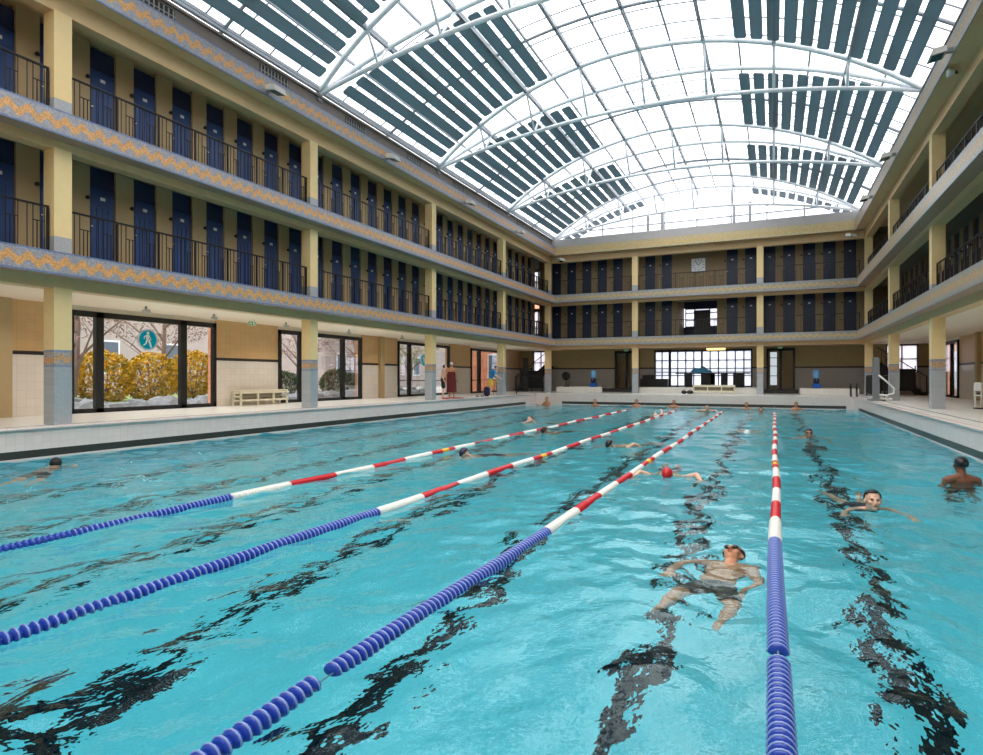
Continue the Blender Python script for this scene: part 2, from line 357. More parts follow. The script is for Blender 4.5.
# ------------------------------------------------------------------ lane ropes
def ropes():
    def floatmesh(mats):
        pr = [(.012, -.024), (.040, -.024), (.055, -.016), (.056, -.006), (.044, .004), (.042, .014), (.030, .020), (.012, .024)]
        m = MB(); m.lathe(pr, 'y', 14)
        # bright outer rim ring
        m.path([(.0555 * math.cos(a), -.011, .0555 * math.sin(a)) for a in [2 * math.pi * i / 16 for i in range(16)]], .0055, 5, 1, closed=True)
        return m.mesh('float', mats)
    fm = {'b': floatmesh([M['blue'], M['bluerim']]), 'r': floatmesh([M['red'], M['red']]), 'w': floatmesh([M['white'], M['white']]), 'y': floatmesh([M['yel'], M['yel']])}
    P = .0535
    spec = [(0.02, 6.15, 1.6, 'straight lane rope nearest the right side, blue then red and white floats', (3.68,)),
            (-2.02, 5.68, 1.6, 'long lane rope second from the right, ending in blue at bottom centre', (2.42,)),
            (-4.02, 5.71, 1.2, 'long lane rope third from the right, second from the left pool wall', ()),
            (-6.12, 5.64, 1.2, 'lane rope nearest the left pool wall, blue then white and red', ())]
    slots = [M['blue'], M['white'], M['red'], M['yel'], M['bluerim']]
    for x, yb, ys, lab, gaps in spec:
        t = thing('lane_rope', lab, 'lane rope', (x, 0, 0), 0, 'lane ropes across the pool')
        near = 0; rest = MB(); y = ys; 
        while y < 28.6:
            if any(abs(y - g) < .055 for g in gaps): y += P; continue
            if y < yb: c = 'b'
            else:
                k = int((y - yb) / .97); c = 'w' if k % 2 == 0 else 'r'
                if abs(y - (yb + 5.4)) < .12: c = 'y'
            z = -.006 + .008 * math.sin(y * 1.3 + x)
            xo = .012 * math.sin(y * .8 + x * 2)
            if near < 98 and y > 1.7 + (0 if x > -3 else (.3 if x > -5 else 2.0)):
                o = link('float', fm[c], t, (xo, y, z)); near += 1
            else:
                n = 10 if y < 14 else 8
                mi = 'bwry'.index(c)
                rest.lathe([(.015, y - .024), (.052, y - .02), (.056, y - .006), (.043, y + .006), (.02, y + .024)], 'y', n, mi, (xo, 0, z))
            y += P
        ro = rest.build('float_run', slots, t); ro['kind'] = 'stuff'
        MB().path([(.0, PY0 + .02, .03), (0, ys, 0), (0, 14, 0), (0, 28.7, 0), (0, PY1 - .02, .1)], .006, 6).build('cable', M['cable'], t)
ropes()

# ------------------------------------------------------------------ galleries: columns, slabs, friezes, cabin walls
def columns():
    band = {'Y': zigzag('column_band_side', 'Y', 1.865, .04, .045, 1.70, 2.03, .24, (168, 158, 150), (206, 156, 108), (134, 146, 170), .045), 'X': zigzag('column_band_front', 'X', 1.865, .04, .045, 1.70, 2.03, .24, (168, 158, 150), (206, 156, 108), (134, 146, 170), .045)}
    def col(x0, x1, y0, y1, ax):
        mats = [M['yellow'], M['greytile_y'], band[ax]]
        b = MB().box(x0, x1, y0, y1, ZD, 1.70, 1).box(x0, x1, y0, y1, 1.70, 2.03, 2).box(x0, x1, y0, y1, 2.03, BEAM[0] + .02, 0)
        struct('column', b, mats)
        for f in range(2):
            b = MB().box(x0, x1, y0, y1, FL[f], FL[f] + .36, 1).box(x0, x1, y0, y1, FL[f] + .36, BEAM[f + 1] + .02, 0)
            struct('column', b, mats)
    for y in COLY[1:]:
        col(XL - CW, XL, y - CW / 2, y + CW / 2, 'Y'); 
    for y in COLY[2:]:
        col(XR, XR + CW, y - CW / 2, y + CW / 2, 'X')
    for x in (-7.35, -.68): col(x - CW / 2, x + CW / 2, YF, YF + CW, 'X')
columns()
FAMP, FHALF = .058, .078
FC = {'left': ((158, 154, 160), (214, 158, 100), (110, 124, 160)), 'right': ((166, 158, 150), (194, 160, 116), (146, 148, 158))}
def slabs():
    # side galleries (left, right) and far gallery; each storey one slab + beam + frieze
    fr = [(3.42, 3.85), (6.04, 6.5)]
    for s, xf, xw, nm in ((1, XL, XWL, 'left'), (-1, XR, XWR, 'right')):
        def bx(mb, a, b, y0, y1, z0, z1, mi=0):   # a,b measured from the column face towards the pool
            xa, xb = xf + s * a, xf + s * b; mb.box(min(xa, xb), max(xa, xb), y0, y1, z0, z1, mi)
        y0, y1 = -5, YF - .0
        for f, (z0, z1) in enumerate(fr):
            b = MB(); bx(b, -.05, .35, y0, YF - .36, z0 + .01, z1 - .01, 0); struct('trim_slab_edge_' + nm, b, M['soffit'])
            fz = zigzag('frieze_%s_%d' % (nm, f), 'Y', (z0 + z1) / 2 - .005, FAMP, FHALF, z0, z1, .32, *FC[nm])
            b = MB(); bx(b, .35, .37, y0, YF - .36, z0, z1, 0); struct('trim_frieze_' + nm, b, fz)
            b = MB(); bx(b, -CW, -.02, y0, YF + .2, BEAM[f], z0 + .02, 0); struct('trim_beam_' + nm, b, M['beam'])
            b = MB(); xa, xb = xf - s * .05, xf - s * 1.5
            b.box(min(xa, xb), max(xa, xb), y0, YWF, CEIL[f] if f else z0, z1 - .012)
            if f == 0:
                xa = xf - s * 1.4; b.box(min(xa, xw), max(xa, xw), y0, YWF, z0, z1 - .012)
            struct('floor_gallery_' + nm, b, M['galfloor'])
            if f == 0: b = MB().box(min(xf - s * CW, xw), max(xf - s * CW, xw), y0, YWF, CEIL[0], z0 - .001); struct('ceiling_ground_' + nm, b, M['groundceil'])
            else: b = MB(); xa, xb = xf - s * CW, xf - s * 1.4; b.box(min(xa, xb), max(xa, xb), y0, YWF, CEIL[1] - .02, CEIL[1]); struct('ceiling_gallery_' + nm, b, M['galceil'])
        # top storey: wide soffit, frieze, gutter
        b = MB(); bx(b, -3.3, .42, y0, YF - .43, 8.92, 9.3, 0); struct('ceiling_top_' + nm, b, M['beam'])
        struct('ceiling_corner_' + nm, MB().box(min(xf, xw), max(xf, xw), YF - .43, YWF + .2, 8.93, 9.28), M['galceil'])
        b = MB(); bx(b, .42, .44, y0, YF - .43, 8.88, 9.40, 0); struct('trim_frieze_' + nm, b, zigzag('frieze_top_' + nm, 'Y', 9.13, FAMP, FHALF, 8.88, 9.40, .32, *FC[nm]))
        b = MB(); bx(b, -CW, -.02, y0, YF + .2, BEAM[2], 8.93, 0); struct('trim_beam_' + nm, b, M['beam'])
        b = MB(); bx(b, -3.2, .42, y0, YF - .43, 9.3, 9.42, 0); bx(b, -.9, .2, y0, YG, 9.42, 9.82, 0); bx(b, -.9, .27, y0, YG, 9.82, 9.88, 0); struct('trim_gutter_' + nm, b, M['parapet'])
        # cabin walls, one per storey: piers between the openings, header at the ceiling
        xc = XCL if s > 0 else XCR
        for f in range(2):
            zc = CEIL[f + 1]; c0, c1 = (xc - .12, xc) if s > 0 else (xc, xc + .12); wm = M['cabinwall'] if s > 0 else M['cabinwallshade']
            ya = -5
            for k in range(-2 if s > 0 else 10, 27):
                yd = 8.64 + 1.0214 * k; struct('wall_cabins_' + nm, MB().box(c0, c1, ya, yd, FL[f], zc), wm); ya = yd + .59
            struct('wall_cabins_' + nm, MB().box(c0, c1, ya, 36.3, FL[f], zc), wm)
            cb = (xc - .95, xc - .85) if s > 0 else (xc + .85, xc + .95)
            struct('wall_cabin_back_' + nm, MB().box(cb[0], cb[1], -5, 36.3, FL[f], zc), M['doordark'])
            xe = (xc - .95, xc) if s > 0 else (xc, xc + .95)
            struct('wall_cabin_end_' + nm, MB().box(xe[0], xe[1], 36.3, 36.4, FL[f], zc), M['cabinwall'])
    # far gallery
    y0f = YF
    x0, x1 = XL + .37, XR - .37
    for f, (z0, z1) in enumerate(fr):
        struct('trim_slab_edge_far', MB().box(x0, x1, YF - .35, YF + .05, z0 + .01, z1 - .01), M['soffit'])
        struct('trim_frieze_far', MB().box(x0, x1, YF - .37, YF - .35, z0, z1), zigzag('frieze_far_%d' % f, 'X', (z0 + z1) / 2, .055, .062, z0, z1, .31, base=(158, 156, 152), wave=(200, 168, 112), edge=(146, 150, 160)))
        struct('trim_beam_far', MB().box(XL, XR, YF + .02, YF + CW, BEAM[f], z0 + .02), M['beam'])
        struct('floor_gallery_far', MB().box(XL, XR, YF + .05, YWF, CEIL[1] if f else z0, z1 - .012), M['galfloor'])
        if f == 0: struct('ceiling_ground_far', MB().box(XL - .3, XR + .3, YF + CW, YWF, CEIL[0], z0 - .001), M['soffit'])
        else: struct('ceiling_gallery_far', MB().box(XL - .3, XR + .3, YF + CW, YWF, CEIL[1] - .02, CEIL[1]), M['galceil'])
    struct('ceiling_top_far', MB().box(XL, XR, YF - .42, YWF, 8.92, 9.3), M['soffit'])
    struct('trim_frieze_far', MB().box(XL + .44, XR - .44, YF - .44, YF - .42, 8.88, 9.38), zigzag('frieze_far_top', 'X', 9.1, .04, .05, 8.88, 9.38, .31, base=(196, 176, 134), wave=(206, 172, 112), edge=(190, 172, 128)))
    struct('trim_beam_far', MB().box(XL, XR, YF + .02, YF + CW, BEAM[2], 8.93), M['beam'])
    struct('trim_gutter_far', MB().box(XL + .2, XR - .2, YF - .3, YF + .3, 9.38, 9.86).box(XL, XR, YF + .3, YG + .2, 9.3, 9.5), M['parapetfar'])
    xs = [-12.83, -11.84, -10.86, -9.89, -8.92, -6.99, -6.03, -2.44, -1.47, -.52, .45, 1.42, 2.38, 3.33]
    for f in range(2):
        zc = CEIL[f + 1]; xa = XCL - 0.0
        W = lambda a, b, z0=None: struct('wall_cabins_far', MB().box(a, b, YCF, YCF + .12, z0 or FL[f], zc), M['cabinwallshade'])
        for x in xs:
            if f == 0 and x == -2.44: W(xa, -5.05); xa = -2.95; W(-5.05, -2.95, FL[0] + 2.05)
            W(xa, x); xa = x + .59
        W(xa, XCR)
        bb = MB()
        if f == 0: bb.box(XCL, -5.05, YCF + .85, YCF + .95, FL[f], zc).box(-2.95, XCR, YCF + .85, YCF + .95, FL[f], zc)
        else: bb.box(XCL, XCR, YCF + .85, YCF + .95, FL[f], zc)
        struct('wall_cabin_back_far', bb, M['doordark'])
    return xs
FARX = slabs()

# ------------------------------------------------------------------ changing cabins (blue doors)
def cabins():
    pro = [cabin_proto(M['door']), cabin_proto(M['doorshade'])]; fresh = [True, True]
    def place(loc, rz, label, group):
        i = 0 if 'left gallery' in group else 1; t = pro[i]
        if fresh[i]: fresh[i] = False; t.location = loc; t.rotation_euler = (0, 0, rz); t['label'] = label; t['group'] = group
        else: dup(t, loc, rz, label, group)
    cabin_rows(place)
def cabin_proto(dm):
    t = thing('changing_cabin', 'x', 'cabin')
    d = MB().box(.01, .58, .05, .085, .03, 1.86)
    for i in range(4): d.bevel_box(.05 + i * .125, .145 + i * .125, .035, .055, .12, 1.45, .006)
    d.bevel_box(.05, .52, .035, .055, 1.52, 1.8, .006)
    leaf = d.build('door_leaf', dm, t)
    MB().bevel_box(.25, .36, .022, .037, 1.62, 1.69, .004).build('number_plate', M['plate'], leaf)
    MB().lathe([(.012, 0), (.012, -.03), (.028, -.035), (.028, -.055), (.012, -.062)], 'y', 10, 0, (.055, .05, 1.0)).build('knob', M['chrome'], leaf)
    MB().box(.005, .585, .06, .075, 1.92, 2.32).box(.005, .585, .045, .09, 1.87, 1.92).build('dark_void_panel', M['doordark'], t)  # head rail, and a dark sheet in place of the shaded void above the door
    MB().lathe([(.03, 0), (.03, -.03), (.045, -.035), (.045, -.06), (.02, -.065)], 'y', 10, 0, (-.07, -.002, 1.6)).build('bumper', M['black'], t)
    return t
def cabin_rows(place):
    fn = ['lower', 'upper']; bays = ['nearest', 'second', 'third', 'fourth', 'fifth']
    for f in range(2):
        cnt = {}
        for k in range(-2, 27):
            y = 8.64 + 1.0214 * k; bay = max(0, int((y + .3 - COLY[1]) // 7.15) + 1) if y + .3 > COLY[1] else 0
            cnt[bay] = cnt.get(bay, 0) + 1
            place((XCL, y, FL[f]), R(90), '%s blue cabin door in the %s bay of the %s left gallery' % (ORD[cnt[bay] - 1], bays[bay], fn[f]), 'blue cabin doors of the left gallery')
        cnt = {}
        for k in range(11, 27):
            y = 8.64 + 1.0214 * k; bay = int((y + .3 - COLY[2]) // 7.15); cnt[bay] = cnt.get(bay, 0) + 1
            place((XCR, y + .59, FL[f]), R(-90), '%s shadowed cabin door in the %s bay of the %s right gallery' % (ORD[cnt[bay] - 1], bays[bay], fn[f]), 'blue cabin doors of the right gallery')
        for i, x in enumerate(FARX):
            place((x, YCF, FL[f]), 0, '%s navy cabin door from the left on the %s far gallery' % (ORD[i], fn[f]), 'blue cabin doors of the far gallery')
cabins()

# ------------------------------------------------------------------ gallery railings
def railings():
    def make(L, loc, rz, label):
        t = thing('railing', label, 'railing', loc, rz, 'black iron railings of the galleries')
        MB().bevel_box(0, L, -.025, .025, .90, .935, .008).build('handrail', M['rail'], t)
        MB().box(0, L, -.012, .012, .06, .085).build('bottom_rail', M['rail'], t)
        n = max(1, round(L / 1.02)); st = L / n
        for i in range(n + 1): MB().box(-.018, .018, -.018, .018, 0, .905).build('post', M['rail'], t, (min(max(i * st, .018), L - .018), 0, 0))
        me = MB()
        for o in (0, .5):
            a = o * st
            for q in (.09, .2, .42): me.box(a + q * st - .006, a + q * st + .006, -.006, .006, .07, .905)
            h = .62; me.box(a + .27 * st, a + .27 * st + .014, -.007, .007, .07, h).box(a + .35 * st, a + .35 * st + .014, -.007, .007, .07, h).box(a + .2 * st, a + .42 * st, -.007, .007, h - .012, h + .004)
        me = me.mesh('baluster_panel', [M['rail']])
        for i in range(n): link('baluster_panel', me, t, (i * st, 0, 0))
    bays = ['nearest', 'second', 'third', 'fourth', 'fifth']; fn = ['lower', 'upper']
    for f in range(2):
        for i in range(0, 5):
            a, b = COLY[i] + CW / 2, COLY[i + 1] - CW / 2
            if i == 0: a = 3.5
            make(b - a - .06, (XL - .12, a + .03, FL[f]), R(90), 'black iron railing in the %s bay of the %s left gallery' % (bays[i], fn[f]))
        for i in range(2, 5):
            a, b = COLY[i] + CW / 2, COLY[i + 1] - CW / 2
            make(b - a - .06, (XR + .12, a + .03, FL[f]), R(90), 'black iron railing in the %s bay of the %s right gallery' % (bays[i - 2], fn[f]))
        for i, (a, b) in enumerate(((XL, -7.35), (-7.35, -.68), (-.68, XR))):
            make(b - a - CW - .06, (a + CW / 2 + .03, YF + .12, FL[f]), 0, 'thin dark railing in the %s bay of the %s far gallery' % (['left', 'middle', 'right'][i], fn[f]))
railings()

# ------------------------------------------------------------------ ground-floor walls and windows
def tilewall(nm, axis, pos, out, a0, a1, up, lo, z0=ZD, z1=CEIL[0]):
    """two-tone tiled wall with a dark band, running along an axis"""
    def bx(mb, a, b, za, zb, mi, e=0.):
        p0, p1 = sorted((pos + out * -e, pos + out * .2))
        if axis == 'y': mb.box(p0, p1, a, b, za, zb, mi)
        else: mb.box(a, b, p0, p1, za, zb, mi)
    b = MB(); bx(b, a0, a1, z0, 2.04, 1); bx(b, a0, a1, 2.04, 2.13, 2, .006); bx(b, a0, a1, 2.13, z1, 0)
    struct(nm, b, [M[up], M[lo], M['darkband']])
WIN = [0]
def window(axis, pos, a0, a1, z0, z1, mull, trans=(), fr=.09, glassmat='glass', name=None, dep=.07, mw=None):
    WIN[0] += 1; mw = mw or fr
    def bx(mb, a, b, za, zb, p0=pos - dep, p1=pos + dep):
        if axis == 'y': mb.box(p0, p1, a, b, za, zb)
        else: mb.box(a, b, p0, p1, za, zb)
    b = MB(); bx(b, a0, a1, z0, z0 + fr); bx(b, a0, a1, z1 - fr * 1.3, z1); bx(b, a0, a0 + fr, z0, z1); bx(b, a1 - fr, a1, z0, z1)
    for m in mull: bx(b, m - mw / 2, m + mw / 2, z0, z1)
    for t in trans: bx(b, a0, a1, t - .02, t + .02)
    o = struct(name or 'window_%d' % WIN[0], b, M['frame'])
    g = MB(); bx(g, a0 + .02, a1 - .02, z0 + .02, z1 - .02, pos - .006, pos + .006)
    g = g.build('pane', M[glassmat], o); return o
def yl(u, x): t = (u - 491.5) / FPX; c, s = math.cos(YAW), math.sin(YAW); return x * (c + t * s) / (t * c - s)
def xf_(u, y): t = (u - 491.5) / FPX; c, s = math.cos(YAW), math.sin(YAW); return y * (t * c - s) / (c + t * s)
def ground():
    Y = lambda u: yl(u, XWL)
    w1 = (9.55, Y(215)); w2 = (Y(278), Y(361)); w3 = (Y(397.5), Y(449)); w4 = (Y(470.5), Y(499))
    edges = [-5, *w1, *w2, *w3, *w4, YWF]
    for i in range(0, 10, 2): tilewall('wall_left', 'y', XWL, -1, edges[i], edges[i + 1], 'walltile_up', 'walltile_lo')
    for (a, b) in (w1, w2, w3, w4): struct('wall_left_lintel', MB().box(XWL - .2, XWL, a, b, 3.2, CEIL[0]), M['groundceil'])
    window('y', XWL, *w1, ZD, 3.2, (Y(98.5), Y(182.5)), fr=.11, mw=.2)
    window('y', XWL, *w2, ZD, 3.2, (Y(300), Y(342.5)), fr=.11, mw=.17)
    window('y', XWL, *w3, ZD, 3.2, (Y(409), Y(428)), (1.35,), fr=.1, mw=.17)
    window('y', XWL, *w4, ZD, 3.2, (Y(479),), (1.35,), fr=.1, mw=.3)
    for yy in (8.1, Y(380)): struct('trim_pilaster_left', MB().bevel_box(XWL, XWL + .16, yy - .14, yy + .14, ZD, CEIL[0], .01), M['cabinwall'])
    # right wall
    wr = (33.6, 36.6); tilewall('wall_right', 'y', XWR, 1, -5, wr[0], 'walltile_up', 'walltile_lo'); tilewall('wall_right', 'y', XWR, 1, wr[1], YWF, 'walltile_up', 'walltile_lo')
    struct('wall_right_lintel', MB().box(XWR, XWR + .2, *wr, 3.2, CEIL[0]), M['groundceil'])
    window('y', XWR, *wr, ZD, 3.2, (34.85,), fr=.1, mw=.16)
    struct('trim_pilaster_right', MB().bevel_box(XWR - .15, XWR, 30.4, 30.7, ZD, CEIL[0], .01), M['cabinwall'])
    # far wall: left part, door, window wall, door, right part, stair windows
    d1 = (xf_(615, YWF), xf_(639.5, YWF)); wc = (xf_(654.5, YWF), xf_(752.5, YWF)); d2 = (xf_(766.5, YWF), xf_(795, YWF))
    ws = (-14.95, -13.85); wsr = (5.55, 7.0)
    e = [XWL, *ws, *d1, *wc, *d2, *wsr, XWR]
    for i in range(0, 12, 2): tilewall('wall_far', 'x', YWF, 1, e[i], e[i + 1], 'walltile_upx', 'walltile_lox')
    for a, b in (ws, wsr): struct('wall_far_sill', MB().box(a, b, YWF, YWF + .2, ZD, 1.75), M['walltile_lox'])
    for a, b in (ws, wsr, d1, wc, d2): struct('wall_far_lintel', MB().box(a, b, YWF, YWF + .2, 3.2 if b > -13 and a < 5 else 3.28, CEIL[0]), M['walltile_upx'])
    P0 = .92
    n = 12; st = (wc[1] - wc[0]) / n
    window('x', YWF, *wc, P0, 3.2, [wc[0] + st * i for i in range(1, n) if i not in (2, 6)], (1.62, 1.83, 2.05, 2.55), fr=.09, glassmat='frost', mw=.05)
    struct('trim_window_post', MB().box(wc[0] + st * 2 - .07, wc[0] + st * 2 + .07, YWF - .1, YWF + .06, P0, 3.2).box(wc[0] + st * 6 - .05, wc[0] + st * 6 + .05, YWF - .1, YWF + .06, P0, 3.2), M['frame'])
    for (a, b), dn in ((d1, 'door_1'), (d2, 'door_2')):
        m = (a + b) / 2
        o = window('x', YWF - .05, a, b, ZD + .1, 3.2, (m,), fr=.12, name=dn, mw=.14)
        h = MB().bar((m + .12, YWF - .16, 1.6), (m + .12, YWF - .16, 2.0), .02).build('door_handle', M['chrome'], o)
        struct('trim_door_sill', MB().box(a - .1, b + .1, YWF - 2.88, YWF - 2.6, ZD + .05, ZD + .26), M['frame'])
    for a, b in (ws, wsr):
        window('x', YWF, a, b, 1.75, 3.28, ((a + b) / 2,), (2.5,), fr=.05, glassmat='frost')
    # raised tiled step along the far wall
    struct('floor_step_far', MB().bevel_box(-12.4, d1[0] - .15, 36.75, YWF - .1, ZD, P0, .02).bevel_box(d1[1] + .15, d2[0] - .15, 36.75, YWF - .1, ZD, P0, .02).bevel_box(d2[1] + .15, 4.0, 36.75, YWF - .1, ZD, P0, .02), M['deck'])
    # rooms seen through the far doors
    for (a, b) in (d1, d2):
        struct('wall_lobby', MB().box(a - .5, b + .5, YWF + 1.9, YWF + 2.0, ZD, 3.6).box(a - .5, b + .5, YWF + .2, YWF + 1.9, ZD - .1, ZD).box(a - .5, b + .5, YWF + .2, YWF + 1.9, 3.4, 3.6).box(a - .6, a - .5, YWF + .2, YWF + 2, ZD, 3.6).box(b + .5, b + .6, YWF + .2, YWF + 2, ZD, 3.6), M['cabinwall'])
    a = d2[0] + .1; window('x', YWF + 1.85, a + .05, a + .5, 1.0, 3.1, (), (1.6, 2.2, 2.7), fr=.04, glassmat='glowpane', dep=.03)
    # upper outer walls with stair windows at both far corners
    for f in range(2):
        z0, z1 = FL[f], CEIL[f + 1]
        for a, b, xa, xb in ((-14.95, -13.85, XWL, XCL), (5.55, 7.0, XCR, XWR)):
            struct('wall_stair', MB().box(xa, a, YWF, YWF + .2, z0, z1).box(b, xb, YWF, YWF + .2, z0, z1).box(a, b, YWF, YWF + .2, z0, z0 + .55).box(a, b, YWF, YWF + .2, z1 - .15, z1), M['cabinwall'])
            if a > 0 and f == 1: struct('wall_stair', MB().box(a, b, YWF, YWF + .2, z0 + .55, z1 - .15), M['cabinwall'])
            else: window('x', YWF, a, b, z0 + .55, z1 - .15, (a + (b - a) * .33, a + (b - a) * .67), (z0 + 1.0, z0 + 1.5), fr=.06, glassmat='frost')
        struct('wall_far_upper', MB().box(XCL, -5.05, YWF, YWF + .2, z0, z1).box(-2.95, XCR, YWF, YWF + .2, z0, z1).box(-5.05, -2.95, YWF, YWF + .2, z0, z0 + .02 if f == 0 else z1), M['cabinwall'])
        struct('wall_left_upper', MB().box(XWL - .2, XWL, -5, YWF + .2, z0 - .45, z1 + .3), M['cabinwall'])
        struct('wall_right_upper', MB().box(XWR, XWR + .2, -5, YWF + .2, z0 - .45, z1 + .3), M['cabinwall'])
    # lit landing behind the middle of the lower far gallery
    struct('wall_landing_far', MB().box(-5.05, -2.95, YWF, YWF + .1, FL[0], 4.58).box(-5.05, -2.95, YWF, YWF + .1, 5.74, CEIL[1]), M['doordark'])
    window('x', YWF, -4.98, -3.02, 4.58, 5.74, (-4.4, -3.55), (5.0, 5.45), fr=.05, glassmat='frost')
    struct('door_3', MB().bevel_box(-4.45, -3.5, YWF - .16, YWF - .08, FL[0], FL[0] + 1.75, .01), M['frame'])
    struct('wall_landing', MB().box(-5.15, -5.05, YCF + .1, YWF, FL[0], CEIL[1]).box(-2.95, -2.85, YCF + .1, YWF, FL[0], CEIL[1]), M['cabinwall'])
    # wall at the near end, behind the camera
    struct('wall_near', MB().box(XWL, XWR, -5.2, -5, ZD, 9.9), M['cabinwall'])
ground()

# ------------------------------------------------------------------ glass roof
def arc(x0, x1, n): return [x0 + (x1 - x0) * i / n for i in range(n + 1)]
def roof():
    ybay = [-5] + COLY + [YG]
    xs = arc(XC - HS - .25, XC + HS + .25, 28)
    zz = lambda x: zroof(max(XC - HS, min(XC + HS, x))) + .16 - .3 * max(0, abs(x - XC) - HS)
    for i in range(len(ybay) - 1):
        b = MB(); vs = []; fs = []
        for x in xs: vs += [(x, ybay[i], zz(x)), (x, ybay[i + 1], zz(x))]
        for k in range(len(xs) - 1): fs.append((2 * k, 2 * k + 1, 2 * k + 3, 2 * k + 2))
        b.add(vs, fs, 0, True); struct('ceiling_glazing', b, M['roofglass'])
    # purlins along the hall: the even ones doubled by a lower pipe
    for k in range(-8, 9):
        x = XC + .08 + 1.02 * k
        if abs(x - XC) > HS: continue
        z = zz(x) - .05; b = MB().box(x - .028, x + .028, -5, YG, z - .05, z + .03)
        if k % 2 == 0: b.box(x - .05, x - .015, -5, YG, z - .16, z - .09).box(x + .015, x + .05, -5, YG, z - .16, z - .09)
        struct('ceiling_purlin', b, M['purlin'])
    # slim glazing bars over the arch
    y = -4.0; n = 0
    ys = []
    for i in range(5):
        for q in range(1, 7): ys.append((COLY[i] + 7.15 * q / 7, q))
    for y, q in ys + [(37.2, 2)]:
        r = .022
        struct('ceiling_glazing_bar', MB().path([(x, y, zz(x) - .03) for x in arc(XC - HS, XC + HS, 24)], r, 4), M['purlin'])
    for i in range(1, 5):
        y = COLY[i] + 3.6
        struct('ceiling_rib', MB().path([(x, y, zz(x) - .12) for x in arc(XC - HS, XC + HS, 28)], .05, 6), M['purlin'])
    # crescent trusses
    nm = ['nearest', 'second', 'third', 'fourth', 'farthest']
    for i, y0 in enumerate(COLY[1:]):
        t = thing('roof_truss', 'white tubular crescent roof truss, %s of the arches under the glass' % nm[i], 'truss', (XC, y0, ZS), 0, 'white roof trusses')
        sp = lambda x: 1.1 * (1 - (x / HS) ** 2)
        ztop = lambda x: zroof(x + XC) - ZS
        zb = lambda x: 1.07 * (1 - (x / HS) ** 2)
        X = arc(-HS, HS, 36)
        for s in (-1, 1): MB().path([(x, s * sp(x), ztop(x)) for x in X], .085, 8).build('top_chord', M['truss'], t)
        MB().path([(x, 0, zb(x)) for x in X], .07, 8).build('bottom_chord', M['truss'], t)
        for k in range(-3, 4):
            x = k * 2.04 + .08
            for s in (-1, 1): MB().bar((x, 0, zb(x)), (x + .25 * (1 if k < 0 else -1) * 0, s * sp(x), ztop(x)), .042).build('strut', M['truss'], t)
            MB().bar((x, -sp(x), ztop(x)), (x, sp(x), ztop(x)), .04).build('cross_brace', M['truss'], t)
        for s in (-1, 1): MB().bevel_box(s * HS - .14, s * HS + .14, -.12, .12, -.2, .06, .02).build('bearing_foot', M['grey'], t)
    # louvers under the glass
    bayn = ['nearest', 'second', 'third', 'fourth', 'farthest']
    for i in range(1, 6):
        ya, yb = COLY[i], (COLY[i + 1] if i < 5 else YG + .2)
        for s in (-1, 1):
            for k in range(11):
                th0 = math.asin(3.22 / RR); th1 = math.asin(7.62 / RR)
                th = th0 + (th1 - th0) * k / 10; xr = math.sin(th) * RR; x = XC + s * xr
                spn = (1 - (xr / HS) ** 2)
                y0 = ya + .45 + 1.0 * spn; y1 = yb - .28 - 1.05 * spn
                if i == 5: y0 = ya + .9 + .4 * spn; y1 = YG - .1
                z = zroof(x) - .03
                tx, tz = math.cos(th), -s * math.sin(th)
                w, h = .175, .018; L = y1 - y0; vs = []
                ends = [0, .06, L - .06, L]; ww = [w - .05, w, w, w - .05]
                for yy, wq in zip(ends, ww):
                    for a, b in ((-wq, -h), (wq, -h), (wq, h), (-wq, h)): vs.append((a * tx - b * tz, yy, a * tz + b * tx))
                fs = [(0, 1, 2, 3), (15, 14, 13, 12)] + [(4 * e + q, 4 * e + 4 + q, 4 * e + 4 + (q + 1) % 4, 4 * e + (q + 1) % 4) for e in range(3) for q in range(4)]
                o = MB().add(vs, fs).build('roof_louver', M['louver'], None, (x, y0, z))
                tag(o, '%s slate-blue sunshade strip from the middle, %s side, %s roof bay' % (ORD[k], 'left' if s < 0 else 'right', bayn[i - 1]), 'sunshade', 'slate-blue sunshade strips under the glass roof')
    # gable: glazing, mullions, transoms, two grey door frames
    b = MB(); xs = arc(XC - HS, XC + HS, 28); vs = []; fs = []
    for x in xs: vs += [(x, YG, 9.4), (x, YG, min(10.9, zroof(x) + .15)), (x, YG, zroof(x) + .16)]
    for k in range(28): fs.append((3 * k + 1, 3 * k + 2, 3 * k + 5, 3 * k + 4))
    b.add(vs, fs); struct('window_gable', b, M['roofglass'])
    b = MB(); b.add(vs, [(3 * k, 3 * k + 1, 3 * k + 4, 3 * k + 3) for k in range(28)]); struct('window_gable_lower', b, M['frost'])
    b = MB()
    for k in range(-4, 5):
        x = XC + 1.9 * k
        if abs(x - XC) < HS - .4: b.box(x - .03, x + .03, YG - .05, YG + .05, 9.4, zroof(x) + .15)
    b.box(XC - HS, XC + HS, YG - .04, YG + .04, 9.8, 9.88).box(XC - 6.6, XC + 6.6, YG - .04, YG + .04, 10.86, 10.92)
    struct('trim_gable_frame', b, M['purlin'])
    for j, u in enumerate((655, 742)):
        x = xf_(u, 37.9)
        b = MB()
        for q in (-.42, .42): b.box(x + q - .07, x + q + .07, 37.85, 37.98, 9.4, 11.45)
        b.box(x - .49, x + .49, 37.85, 37.98, 11.33, 11.45)
        o = b.build('roof_door_frame', M['grey']); tag(o, 'grey metal door frame standing in the roof gable, %s of two' % ('left' if j == 0 else 'right'), 'door frame')
roof()

